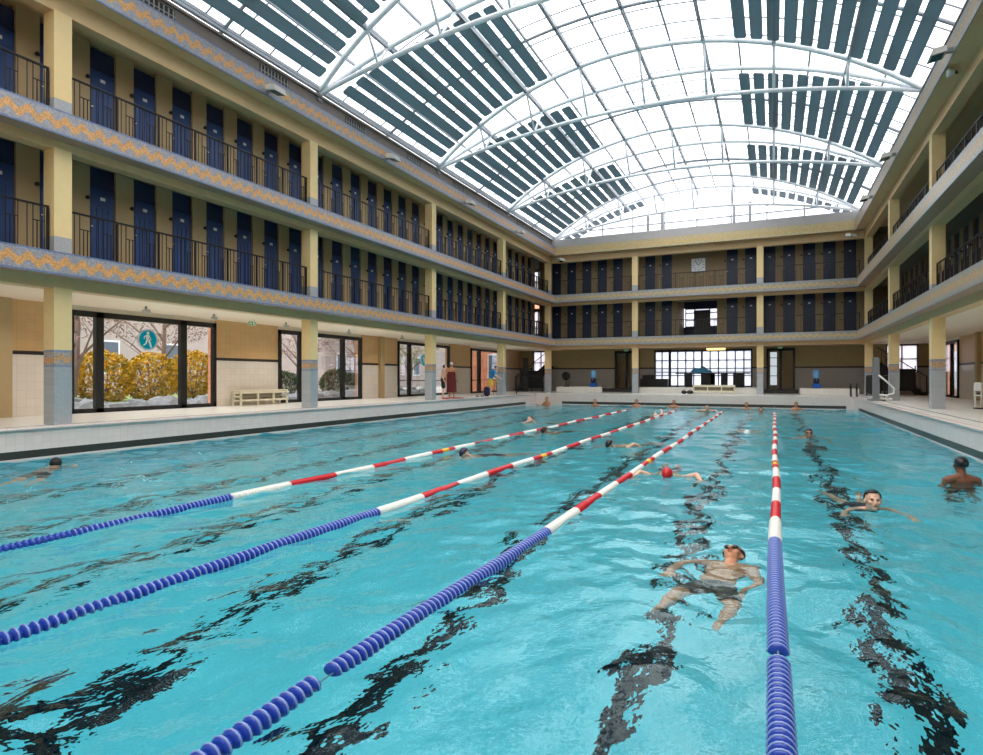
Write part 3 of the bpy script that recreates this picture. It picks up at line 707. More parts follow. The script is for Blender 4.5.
# ------------------------------------------------------------------ lamps, vents, signs, clock
def fittings():
    # floodlights on the top friezes
    def flood(loc, rz, label):
        t = thing('floodlight', label, 'floodlight', loc, rz, 'floodlights on the upper frieze')
        b = MB().add([(-.22, -.02, -.07), (.22, -.02, -.07), (.22, .3, -.13), (-.22, .3, -.13), (-.2, -.02, .07), (.2, -.02, .07), (.2, .24, .04), (-.2, .24, .04)],
                     [(0, 3, 2, 1), (4, 5, 6, 7), (0, 1, 5, 4), (1, 2, 6, 5), (2, 3, 7, 6), (3, 0, 4, 7)])
        b.build('housing', M['lamp'], t)
        MB().add([(-.18, .02, -.085), (.18, .02, -.085), (.18, .26, -.13), (-.18, .26, -.13)], [(0, 1, 2, 3)]).build('lamp_glass', M['lampglass'], t)
        MB().box(-.04, .04, -.16, -.0, -.04, .06).build('bracket', M['grey'], t)
    nm = ['nearest', 'second', 'third', 'fourth']
    for i, (u, v) in enumerate(((272, 101), (390, 167), (468, 209), (519, 237))):
        y = yl(u, XL + .6); flood((XL + .60, y, 9.0), R(-90), 'square floodlight on the left upper frieze, %s to the camera' % nm[i])
    for i, u in enumerate((944, 890, 868)):
        x = XR - .6; y = yl(u, x); flood((x, y, 8.98), R(90), 'square floodlight on the right upper frieze, %s to the camera' % nm[i])
    flood((XL + .75, YF - .6, 8.6), R(-45), 'floodlight at the far left corner under the roof'); flood((XR - .75, YF - .6, 8.6), R(225), 'floodlight at the far right corner under the roof')
    t = thing('projector_lamp', 'round projector lamp on an arm under the right upper frieze', 'lamp', (XR - .12, yl(958, XR - .1), 8.86))
    MB().lathe([(.04, 0), (.1, -.05), (.12, -.13), (.1, -.16)], 'x', 16, 0, (-.1, -.3, -.05)).build('lamp_head', M['lamp'], t)
    MB().path([(0, 0, .02), (-.05, -.15, -.02), (-.1, -.3, -.05)], .03).build('arm', M['black'], t)
    # vent grilles in the left gutter
    for k in range(8):
        t = thing('vent_grille', 'dark slotted vent in the gutter above the left frieze, %s from the near end' % ORD[k], 'vent', (XL + .2, 8.6 + 3.575 * k, 9.47), 0, 'vents above the left frieze')
        MB().box(0, .012, 0, 1.05, 0, .3).build('backing', M['black'], t)
        for q in range(9): MB().box(.012, .025, .03 + q * .12, .06 + q * .12, .02, .28).build('slat', M['slabgrey'], t)
        MB().box(.012, .022, 0, 1.05, .14, .16).build('cross_bar', M['slabgrey'], t)
    # small ceiling spots over the left deck
    for i, u in enumerate((146, 214, 286, 349, 402)):
        x = -14.6; y = yl(u, x)
        t = thing('ceiling_spotlight', 'small spotlight on the white ceiling over the left deck, %s from the camera' % ORD[i], 'spotlight', (x, y, CEIL[0]), 0, 'ceiling spotlights over the left deck')
        MB().box(-.02, .02, -.02, .02, -.09, 0).build('stem', M['grey'], t); MB().lathe([(.03, -.09), (.05, -.05), (.055, .08), (.045, .09)], 'y', 10, 0, (0, 0, -.12)).build('lamp_head', M['lamp'], t)
        for yy in (y, y - 2.4):
            L = bpy.data.lights.new('deck_fill', 'SPOT'); L.energy = 48; L.spot_size = R(150); L.spot_blend = 1; L.shadow_soft_size = .12; L.color = (1, .97, .92); lo = bpy.data.objects.new('deck_fill', L); COL.objects.link(lo); lo.location = (x - .1, yy, CEIL[0] - .26)  # unseen fill lights added to brighten the dim deck
    # exit signs
    def exit_sign(loc, rz, lab):
        t = thing('exit_sign', lab, 'exit sign', loc, rz, 'green exit signs'); t.scale = (.7, .7, .7)
        MB().bevel_box(-.17, .17, -.03, .03, -.26, -.08, .01).build('housing', M['plate'], t)
        f = MB().box(-.15, .15, -.034, -.031, -.245, -.095).build('sign_face', M['green'], t)
        r = MB().box(-.1, .0, -.037, -.035, -.19, -.15); r.add([(-.1, -.036, -.17), (-.02, -.036, -.12), (-.02, -.036, -.22)], [(0, 1, 2)]); r.box(.05, .11, -.037, -.035, -.235, -.11); r.build('pictogram', M['plate'], f)
        MB().bar((-.1, 0, -.08), (-.1, 0, 0), .008).bar((.1, 0, -.08), (.1, 0, 0), .008).build('hanger', M['grey'], t)
    exit_sign((-14.9, yl(252, -14.9), CEIL[0]), R(40), 'green exit sign hanging over the left deck beside the first window')
    x = xf_(780, 38.5); exit_sign((x, 38.5, CEIL[0]), 0, 'green exit sign above the right far door')
    x = xf_(626, 38.5); exit_sign((x, 38.5, CEIL[0]), 0, 'green exit sign above the left far door')
    # warm tube lamp above the far window
    x0, x1 = xf_(706, 38.9), xf_(726, 38.9)
    t = thing('tube_lamp', 'glowing yellow tube lamp above the far window wall', 'lamp', ((x0 + x1) / 2, 38.9, 3.32)); L = (x1 - x0) / 2
    MB().box(-L, L, -.08, .08, -.07, 0).build('housing', M['lamp'], t); MB().bevel_box(-L + .03, L - .03, -.07, .07, -.19, -.06, .03).build('tube', M['tube'], t)
    # clock
    cx = xf_(698.5, YCF); t = thing('wall_clock', 'square pale clock on the upper far gallery wall', 'clock', (cx, YCF, 7.97))
    MB().bevel_box(-.4, .4, -.07, 0, -.4, .4, .01).build('case', M['grey'], t)
    fc = MB().box(-.37, .37, -.078, -.071, -.37, .37).build('clock_face', M['plate'], t)
    for h in range(12):
        a = R(30 * h); MB().add([(math.sin(a + d) * r, -.081, math.cos(a + d) * r) for r, d in ((.25, -.06), (.25, .06), (.33, .05), (.33, -.05))], [(0, 1, 2, 3)]).build('hour_mark', M['frame'], fc)
    MB().add([(-.02, -.084, -.03), (.02, -.084, -.03), (.15, -.084, .14), (.13, -.084, .16)], [(0, 1, 2, 3)]).build('hour_hand', M['frame'], fc)
    MB().add([(-.015, -.086, -.03), (.015, -.086, -.03), (-.15, -.086, .25), (-.18, -.086, .24)], [(0, 1, 2, 3)]).build('minute_hand', M['frame'], fc)
    # round teal stickers on the windows
    def sticker(y, z, lab, r=.3):
        t = thing('window_sticker', lab, 'sticker', (XWL + .075, y, z), 0)
        MB().path([(.004, r * .96 * math.cos(R(a * 9)), r * .96 * math.sin(R(a * 9))) for a in range(40)], .02, 6, 0, closed=True).build('rim', M['stickerwhite'], t)
        d = MB().add([(.004, r * .95 * math.cos(R(a * 9)), r * .95 * math.sin(R(a * 9))) for a in range(40)], [tuple(range(40))]).build('disc', M['teal'], t)
        w = lambda pts: MB().add([(.011, -p[0] * r, p[1] * r) for p in pts], [tuple(range(len(pts)))])
        f = MB()
        for pts in ([(-.16, .72), (.0, .78), (.14, .7), (.1, .5), (-.1, .5)], [(-.22, .46), (.12, .48), (.2, .3), (-.02, -.1), (-.2, -.05)], [(-.2, .46), (-.42, .3), (-.44, .06), (-.36, .04), (-.33, .24), (-.18, .3)],
                    [(-.2, -.02), (.0, -.06), (-.16, -.42), (-.46, -.62), (-.5, -.52), (-.28, -.36)], [(.0, -.1), (.14, .1), (.3, -.3), (.42, -.74), (.26, -.78), (.12, -.4)], [(.14, .34), (.22, .3), (.34, -.02), (.26, -.06)]):
            f.add([(.0105, p[0] * r, p[1] * r) for p in pts], [tuple(range(len(pts)))])
        f.build('walker_pictogram', M['sign'], d)
    sticker(yl(146, XWL), 1.5 + (377.5 - 340) * 17.35 / FPX, 'round teal sticker with a white walking figure on the large left window', .29)
    sticker(yl(422.5, XWL), 2.38, 'round teal sticker on the farther left window beside the column', .3)
fittings()

# ------------------------------------------------------------------ deck furniture
def furniture():
    def bench(loc, rz, lab, L=2.1):
        t = thing('slatted_bench', lab, 'bench', loc, rz)
        for q in range(4): MB().bevel_box(0, L, .02 + q * .1, .09 + q * .1, .46, .5, .006).build('seat_slat', M['cream'], t)
        for x in (0, L * .34, L * .67, L - .06):
            for y in (.02, .36): MB().bevel_box(x, x + .06, y, y + .06, 0, .46, .006).build('leg', M['cream'], t)
        for z in (.14, .39):
            for y in (.0, .42): MB().bevel_box(0, L, y, y + .025, z, z + .06, .005).build('long_rail', M['cream'], t)
        for x in (.0, L - .03):
            for z in (.14, .27, .39): MB().bevel_box(x - .0, x + .03, .02, .42, z, z + .05, .005).build('side_slat', M['cream'], t)
        MB().box(.06, L - .06, .30, .315, .17, .42).build('back_board', M['benchback'], t)
    bench((-15.42, 14.5, ZD), R(90), 'cream slatted bench against the left wall beside the first window')
    x0 = xf_(693, 35.4); bench((x0, 35.35, ZD), 0, 'cream slatted bench on the far deck below the window wall', 2.15)
    # water stands by the far wall
    for j, u in enumerate((593.5, 816.5)):
        x = xf_(u, 37.3); t = thing('water_dispenser', 'pale blue and navy drinks dispenser against the far wall, %s one' % ('left' if j == 0 else 'right'), 'dispenser', (x, 37.3, .92))
        MB().bevel_box(-.2, .2, -.2, .2, 0, .24, .03).build('base', M['royal'], t); MB().bevel_box(-.14, .14, -.14, .14, .24, .52, .03).build('body', M['navy'], t)
        MB().lathe([(.1, .52), (.17, .6), (.18, .66), (.18, .92), (.15, 1.0), (.06, 1.03)], 'z', 16).build('bottle', M['paleblue'], t)
        MB().bar((.0, -.14, .46), (0, -.2, .44), .02).build('tap', M['plate'], t)
    # counter with dark panels behind the far window wall's foot
    xa, xb = xf_(676, 38.9), xf_(750, 38.9)
    t = thing('reception_counter', 'long dark counter with black panels along the far window wall', 'counter', (xa, 38.9, .92)); L = xb - xa
    MB().bevel_box(0, L, -.25, .3, .8, .86, .01).build('counter_top', M['black'], t)
    for a, b in ((.02, .04), (.12, .24), (.35, .55), (.48, .54), (.62, .72), (.78, .94)): MB().bevel_box(a * L, b * L - .05, -.16, .2, 0, .8, .01).build('panel', M['black'], t)
    cl = MB(); bm = bmesh.new(); bmesh.ops.create_uvsphere(bm, u_segments=20, v_segments=12, radius=1)
    for v in bm.verts: v.co = Vector((v.co.x * .62, v.co.y * .22, max(-.0, v.co.z) * .3 * (1 + .25 * math.sin(7 * v.co.x) + .1 * math.sin(13 * v.co.y)) + (-.0 if v.co.z > 0 else -.0)))
    o = cl.bm(bm, 0, True).build('beach_towel', M['cyan'], None, (xf_(701, 38.7), 38.8, 1.785)); tag(o, 'bright blue cloth heaped on the dark counter', 'cloth')
    # dark low cabinet at the left of the window
    t = thing('low_cabinet', 'dark low cabinet at the left foot of the far window wall', 'cabinet', (xf_(641, 38.9), 38.7, .92))
    L = xf_(668, 38.9) - xf_(641, 38.9)
    MB().bevel_box(0, L, 0, .5, 0, .5, .01).bevel_box(.1, .9, .1, .4, .5, .74, .03).build('body', M['black'], t)
    for q in range(3): MB().bevel_box(.03 + q * L / 3, (q + 1) * L / 3 - .03, -.02, 0, .04, .46, .006).build('door', M['frame'], t)
    # black bags at the far bench
    for j, u in enumerate((684, 690)):
        x = xf_(u, 35.4); t = thing('sports_bag', 'small black bag on the far deck left of the bench, %s one' % ('outer' if j == 0 else 'inner'), 'bag', (x, 35.4, ZD))
        MB().ball((0, 0, .1), (.15 + .05 * j, .1, .1)).build('body', M['black'], t); MB().path([(-.08, 0, .17), (-.04, 0, .24), (.04, 0, .24), (.08, 0, .17)], .01).build('handle', M['black'], t)
    # round dark lamp/fan on the far left wall
    t = thing('wall_fan', 'round dark fan standing by the far left wall', 'fan', (xf_(566, 37.4), 37.4, .92))
    MB().lathe([(.2, 0), (.2, .03), (.05, .05)], 'z', 14).build('base', M['black'], t); MB().bar((0, 0, .04), (0, 0, .5), .03).build('pole', M['black'], t)
    MB().lathe([(.1, .08), (.26, .05), (.27, -.02), (.1, -.08)], 'y', 20, 0, (0, 0, .68)).build('fan_head', M['black'], t)
    # staircases in the far corners
    for s, x0, lab in ((1, -15.6, 'dark steel staircase in the far left corner'), (-1, 7.1, 'dark steel staircase in the far right corner')):
        t = thing('staircase', lab, 'staircase', (x0, 38.2, ZD), 0); W = 2.3
        for q in range(9): MB().box(s * (.1 + q * .25) - .14, s * (.1 + q * .25) + .14, -.5, .5, .18 * q + .1, .18 * q + .15).build('step', M['black'], t)
        for yy in (-.55, .5): MB().add([(0, yy, 0), (s * .3, yy, 0), (s * 2.4, yy, 1.6), (s * 2.1, yy, 1.75), (0, yy + .05, 0), (s * .3, yy + .05, 0), (s * 2.4, yy + .05, 1.6), (s * 2.1, yy + .05, 1.75)], [(0, 1, 2, 3), (7, 6, 5, 4), (0, 4, 5, 1), (1, 5, 6, 2), (2, 6, 7, 3), (3, 7, 4, 0)]).build('stringer', M['black'], t)
        MB().path([(s * .05, -.55, 0), (s * .05, -.55, .95), (s * 2.2, -.55, 2.5)], .025).build('handrail', M['rail'], t)
        for q in range(1, 8): MB().bar((s * (.05 + q * .28), -.55, .1 + .2 * q), (s * (.05 + q * .28), -.55, .95 + q * .2), .012).build('baluster', M['rail'], t)
        t2 = thing('stair_screen', 'dark panelled screen in front of the %s corner staircase' % ('left' if s > 0 else 'right'), 'screen', (x0 + s * .6, 37.3, ZD))
        MB().bevel_box(min(0, s * 1.5), max(0, s * 1.5), -.03, .03, .22, 1.35, .01).build('panel', M['black'], t2)
        for q in (0, .75, 1.5): MB().box(s * q - .025, s * q + .025, -.03, .03, 0, 1.5).build('post', M['rail'], t2)
    struct('door_4', MB().bevel_box(XWL + 1.4, XWL + 1.75, 36.6, 36.7, ZD, 2.75, .01), M['frame'])
    # deck fences at both far corners
    def fence(loc, rz, L, lab, h=1.0):
        t = thing('deck_railing', lab, 'railing', loc, rz)
        MB().bar((0, 0, h), (L, 0, h), .022).build('handrail', M['rail'], t); MB().bar((0, 0, .12), (L, 0, .12), .015).build('bottom_rail', M['rail'], t)
        n = max(2, int(L / .14))
        for q in (0, L): MB().box(q - .022, q + .022, -.022, .022, 0, h).build('post', M['rail'], t)
        b = MB()
        for i in range(1, n): b.box(i * L / n - .007, i * L / n + .007, -.007, .007, .12, h)
        b.build('baluster_panel', M['rail'], t)
    fence((4.2, 33.4, ZD), R(90), 2.3, 'black barred railing by the far right corner column')
    fence((4.6, 30.2, ZD), R(90), 3.0, 'black barred railing on the right deck before the stairs')
    fence((-12.9, 31.4, ZD), R(90), 4.2, 'black barred railing on the left deck at the far corner')
    # pool hoist
    p = (3.58, 28.2); t = thing('pool_hoist', 'grey pool hoist post with white curved arm at the far right', 'hoist', (p[0] + .05, p[1], ZD))
    MB().bevel_box(-.11, .11, -.11, .11, 0, 1.7, .02).build('mast', M['grey'], t); MB().bevel_box(-.3, .3, -.25, .25, 0, .06, .02).build('base', M['grey'], t)
    MB().path([(.08, -.1, 1.0), (.3, -.2, .78), (.56, -.3, .5), (.54, -.32, .3), (.3, -.28, .22), (.1, -.15, .24)], .035).build('arm', M['white'], t)
    MB().bevel_box(.1, .5, -.5, -.2, .06, .12, .025).build('seat', M['white'], t)
    # small handrails by the corner steps
    for j, u in enumerate((851, 857)):
        x = xf_(u, 33.3); t = thing('pool_handrail', 'thin pale handrail over the far right pool corner, %s one' % ('left' if j == 0 else 'right'), 'handrail', (x, 33.3, ZD))
        MB().path([(0, .3, 0), (0, .3, .5), (0, .15, .62), (0, -.05, .55), (0, -.2, 0)], .022).build('tube', M['rail'], t)
    # white chair at the right edge
    t = thing('deck_chair', 'white chair with a black seat cut off at the right edge', 'chair', (5.68, 22.6, ZD), R(100)); t.scale = (.85, .85, .85)
    for x in (-.24, .2):
        for y in (-.22, .22): MB().bevel_box(x, x + .045, y - .02, y + .025, 0, .44 if y < 0 else .88, .008).build('leg', M['white'], t)
    MB().bevel_box(-.26, .26, -.25, .25, .42, .47, .015).build('seat', M['white'], t); MB().bevel_box(-.22, .22, -.22, .2, .47, .53, .02).build('cushion', M['black'], t)
    MB().bevel_box(-.26, .26, .2, .25, .6, .9, .015).build('backrest', M['white'], t)
    o = MB().bevel_box(-.3, .3, -.2, .2, 0, .03, .008).build('rubber_mat', M['black'], None, (5.6, 22.1, ZD)); tag(o, 'black mat on the right deck at the foot of the white chair', 'mat')
    # yellow stool, kickboards and shoes on the left deck
    p = (-13.25, yl(497.5, -13.25)); t = thing('stool', 'yellow topped stool on the left deck beside the person in blue', 'stool', (p[0], p[1], ZD))
    MB().lathe([(.2, .66), (.22, .69), (.2, .74), (.05, .75)], 'z', 18).build('seat', M['yel'], t)
    for a in range(4): MB().bar((.14 * math.cos(R(45 + 90 * a)), .14 * math.sin(R(45 + 90 * a)), .67), (.22 * math.cos(R(45 + 90 * a)), .22 * math.sin(R(45 + 90 * a)), 0), .018).build('leg', M['black'], t)
    for j, (u, v) in enumerate(((446, -12.62), (457, -12.55))):
        p = (v, yl(u, v)); o = MB().bevel_box(-.16, .16, -.28, .28, 0, .045, .02).bevel_box(-.12, .12, .2, .36, .002, .043, .02).build('kickboard', M['red'], None, (p[0], p[1], ZD)); o.rotation_euler = (0, 0, .4 + j)
        tag(o, 'red kickboard lying on the left deck, %s of two' % ('left' if j == 0 else 'right'), 'kickboard')
    for j, (u, v) in enumerate(((477, -12.6), (482.5, -12.6))):
        p = (v, yl(u, v)); t = thing('sandal', 'dark sandal on the left deck edge, %s one' % ('left' if j == 0 else 'right'), 'sandal', (p[0], p[1], ZD), .6)
        MB().bevel_box(-.05, .05, -.13, .13, 0, .03, .012).build('sole', M['navy'], t); MB().path([(-.05, .03, .02), (-.03, .04, .08), (.03, .04, .08), (.05, .03, .02)], .016).build('strap', M['grey'], t)
furniture()

# ------------------------------------------------------------------ outside: garden, hedge, rocks, trees, houses
def leaves(n, rad, size, fn, squash=None):
    b = MB(); pts = []
    u = rng.normal(size=(n, 3)); u /= np.linalg.norm(u, axis=1)[:, None]; rr_ = rng.uniform(.62, 1., n) ** .5
    P = u * rr_[:, None] * np.array(rad)
    if squash: P = np.array([squash(p) for p in P])
    vs = []; fs = []
    A = rng.normal(size=(n, 3)); B = rng.normal(size=(n, 3)); S = rng.uniform(.6, 1.3, n) * size
    for i in range(n):
        a = A[i] / np.linalg.norm(A[i]) * S[i]; c = B[i] / np.linalg.norm(B[i]) * S[i] * .6; p = P[i]; k = len(vs)
        vs += [tuple(p - a), tuple(p + c), tuple(p + a), tuple(p - c)]; fs.append((k, k + 1, k + 2, k + 3))
    return b.add(vs, fs)
def garden():
    struct('ground_garden', MB().box(-60, XWL - .15, -15, 60, .2, .5), M['gravel'])
    struct('ground_lawn', MB().box(-30, -19.6, -10, 24.5, .5, .62), M['grass'])
    for k in range(9):
        y = 5.0 + k * 1.9
        t = thing('hedge_shrub', 'yellow autumn hedge bush behind the first left window, %s from the left' % ORD[k], 'hedge', (-22.2, y, .6), 0, 'yellow hedge in the garden')
        leaves(3200, (.75, 1.2, 1.0), .075, None).build('foliage', M['leafyellow'], t, (0, 0, .95 + .1 * math.sin(k * 2)))
        b = MB()
        for q in range(5): b.path([(0, 0, 0), (.2 * math.cos(q * 1.3), .3 * math.sin(q * 2.1), .8), (.3 * math.cos(q * 1.3), .5 * math.sin(q * 2.1), 1.5)], .03)
        b.build('stem', M['bark'], t)
    for k, (x, y, s) in enumerate(((-20.2, 21.3, .85), (-20.4, 25.6, .95), (-20.2, 28.2, .8))):
        t = thing('evergreen_bush', 'dark green rounded bush in the garden behind the left windows, %s one' % ['nearest', 'middle', 'farthest'][k], 'bush', (x, y, .5), 0, 'dark evergreen bushes')
        leaves(4200, (s, s * 1.15, s * .8), .06, None).build('foliage', M['leafdark'], t, (0, 0, s * .75)); MB().cone((0, 0, 0), .07, (0, 0, s), .04).build('stem', M['bark'], t)
    rg = np.random.default_rng(5)
    for k in range(60):
        y = 8.4 + k * .36 + rg.uniform(-.1, .1); x = -17.6 - (k % 2) * .75 - rg.uniform(0, .25); s = rg.uniform(.2, .4)
        bm = bmesh.new(); bmesh.ops.create_icosphere(bm, subdivisions=2, radius=1)
        ph = rg.uniform(0, 6, 3)
        for v in bm.verts:
            f = 1 + .22 * math.sin(3 * v.co.x + ph[0]) + .2 * math.sin(4 * v.co.y + ph[1]) + .12 * math.sin(6 * v.co.z + ph[2]); v.co = Vector((v.co.x * s * f, v.co.y * s * 1.4 * f, v.co.z * s * .7 * f))
        o = MB().bm(bm).build('garden_rock', M['rock'], None, (x, y, .5 + s * .4)); o.rotation_euler = (0, 0, rg.uniform(0, 3))
        tag(o, 'grey rough rock in the garden border outside the left windows', 'rock', 'rocks of the garden border')
    def tree(x, y, h, lab, n=8, mat='leafpink', leaf=500):
        t = thing('bare_tree', lab, 'tree', (x, y, .55)); rg = np.random.default_rng(int(abs(x * 31 + y * 7)))
        MB().path([(0, 0, 0), (.1, .08, h * .25), (.02, .2, h * .5), (.1, .1, h)], [.13, .1, .07, .02], 8).build('trunk', M['bark'], t)
        for q in range(n):
            z0 = h * (.2 + .7 * q / n); a = rg.uniform(0, 6.28); L = h * .45 * (1 - .4 * q / n); dx, dy = math.cos(a) * L, math.sin(a) * L
            p = [(.05, .1, z0), (dx * .5, dy * .5 + .1, z0 + L * .45), (dx, dy, z0 + L * .8)]
            b = MB().path(p, [.05, .03, .012], 6)
            for w in range(4):
                f = .35 + .16 * w; c = Vector(p[0]).lerp(Vector(p[2]), f); b.path([c, c + Vector((rg.uniform(-.6, .6), rg.uniform(-.6, .6), rg.uniform(.2, .7)))], [.016, .005], 5)
            b.build('branch', M['bark'], t)
        leaves(leaf, (h * .42, h * .45, h * .36), .055, None).build('twigs', M[mat], t, (0, 0, h * .72))
    tree(-20.6, 12.4, 5.2, 'bare branching tree in front of the yellow hedge, centre of the large window')
    tree(-24.5, 8.0, 6.5, 'russet tree behind the yellow hedge at the left pane', 9, 'leafpink', 4200)
    tree(-25.0, 13.5, 6.5, 'pinkish grey tree behind the yellow hedge at the middle pane', 9, 'leafpink', 4200)
    tree(-24.5, 18.5, 6.0, 'pinkish grey tree behind the yellow hedge at the right pane', 9, 'leafpink', 4200)
    tree(-25, 27.5, 5.6, 'mauve twiggy tree beyond the dark bushes at the second window', 9, 'leafpink', 4200)
    tree(-25.5, 33.5, 5.6, 'tall mauve twiggy tree between the second and third windows', 9, 'leafpink', 3000)
    tree(-19.8, 31.3, 4.6, 'lime-leaved tree behind the farther left window', 8, 'leaflime', 2600)
    # houses
    t = thing('apartment_house', 'pale pinkish apartment house beyond the garden hedge', 'building', (-34, 16, .5))
    MB().box(-6, 0, -30, 46, 0, 14).build('wall', M['facade'], t)
    for i in range(17):
        for j in range(4):
            f = MB().box(0, .06, -27 + i * 4.1, -25.7 + i * 4.1, 1.2 + j * 3.1, 3.1 + j * 3.1).build('window_frame', M['sign'], t)
            MB().box(.06, .08, -26.9 + i * 4.1, -25.8 + i * 4.1, 1.3 + j * 3.1, 3.0 + j * 3.1).build('pane', M['windark'], f)
    MB().box(-6.2, .3, -30, 46, 14, 14.4).build('roof_edge', M['slabgrey'], t)
    t = thing('brick_house', 'orange brick house seen through the left deck windows', 'building', (-19, 41, .5))
    MB().box(-2.9, 2.4, -.4, 9, 0, 8.2).build('wall', M['brick'], t)
    for i in range(2):
        for j in range(3):
            f = MB().box(-2.5 + i * 2.6, -1.4 + i * 2.6, -.46, -.4, .9 + j * 3, 2.7 + j * 3).build('window_frame', M['sign'], t); MB().box(-2.42 + i * 2.6, -1.48 + i * 2.6, -.5, -.46, 1 + j * 3, 2.6 + j * 3).build('pane', M['windark'], f)
    MB().box(-3, 2.5, -.5, 9, 8.2, 8.4).build('roof_edge', M['slabgrey'], t)
    for nm, y in (('near', Y1(213)), ('middle', Y1(359)), ('far', Y1(448) + .05)):
        struct('wall_brick_pier_' + nm, MB().box(XWL - .5, XWL - .2, y - .02, y + .14, .5, 3.6), M['brick'])
    struct('wall_brick_right', MB().box(9.3, 9.6, 20, 60, .2, 9), M['brick'])
    struct('ground_right', MB().box(XWR + .2, 40, 10, 80, .2, .5), M['gravel'])
    t = thing('white_shed', 'white garden wall panel outside the right window', 'panel', (8.9, 40.3, .5)); MB().bevel_box(-.1, .1, -1.5, .2, .4, 2.4, .02).build('panel', M['sign'], t); MB().box(-.06, .06, -1.4, .1, 0, .4).build('post', M['grey'], t)
def Y1(u): return yl(u, XWL - .3)
garden()

# ------------------------------------------------------------------ people
SK = {'fair': plain('fair_skin', (226, 178, 152), .5, var=.05), 'tan': plain('tanned_skin', (198, 140, 106), .5, var=.06), 'brown': plain('brown_skin', (126, 78, 56), .45, var=.08), 'pale': plain('pale_skin', (236, 198, 176), .5, var=.05)}
HAIR = {'dark': plain('dark_hair', (28, 24, 26), .6), 'navy': plain('navy_cap', (26, 32, 60), .4), 'black': plain('black_cap', (22, 24, 28), .4), 'red': plain('red_cap', (200, 30, 40), .4), 'white': plain('white_cap', (236, 236, 238), .4), 'grey': plain('grey_hair', (120, 104, 92), .6), 'brown': plain('brown_hair', (74, 52, 40), .6)}
CL = {'black': plain('black_trunks', (30, 30, 34), .7), 'navy': plain('navy_suit', (40, 50, 84), .7), 'maroon': plain('maroon_towel', (104, 40, 40), .9), 'blue': plain('blue_shirt', (24, 130, 190), .8), 'yellow': plain('yellow_shorts', (228, 200, 60), .8), 'darkgrey': plain('grey_trunks', (70, 66, 66), .7)}
EYE = plain('dark_eye', (30, 24, 22), .2); LIP = plain('lip', (176, 96, 90), .5)
def remesh(mb, vox, smooth=5):
    me = mb.mesh('tmp', []); o = bpy.data.objects.new('tmp', me); COL.objects.link(o)
    m = o.modifiers.new('r', 'REMESH'); m.mode = 'VOXEL'; m.voxel_size = vox; m.use_smooth_shade = True
    m2 = o.modifiers.new('s', 'SMOOTH'); m2.factor = .5; m2.iterations = smooth
    dg = bpy.context.evaluated_depsgraph_get(); out = bpy.data.meshes.new_from_object(o.evaluated_get(dg))
    bpy.data.objects.remove(o); bpy.data.meshes.remove(me)
    out.polygons.foreach_set('use_smooth', [True] * len(out.polygons)); return out
def axes(fwd, up):
    f = Vector(fwd).normalized(); u = Vector(up); u = (u - f * u.dot(f)).normalized(); r = f.cross(u)
    return Matrix((r, f, u)).transposed()          # columns: right, forward, up
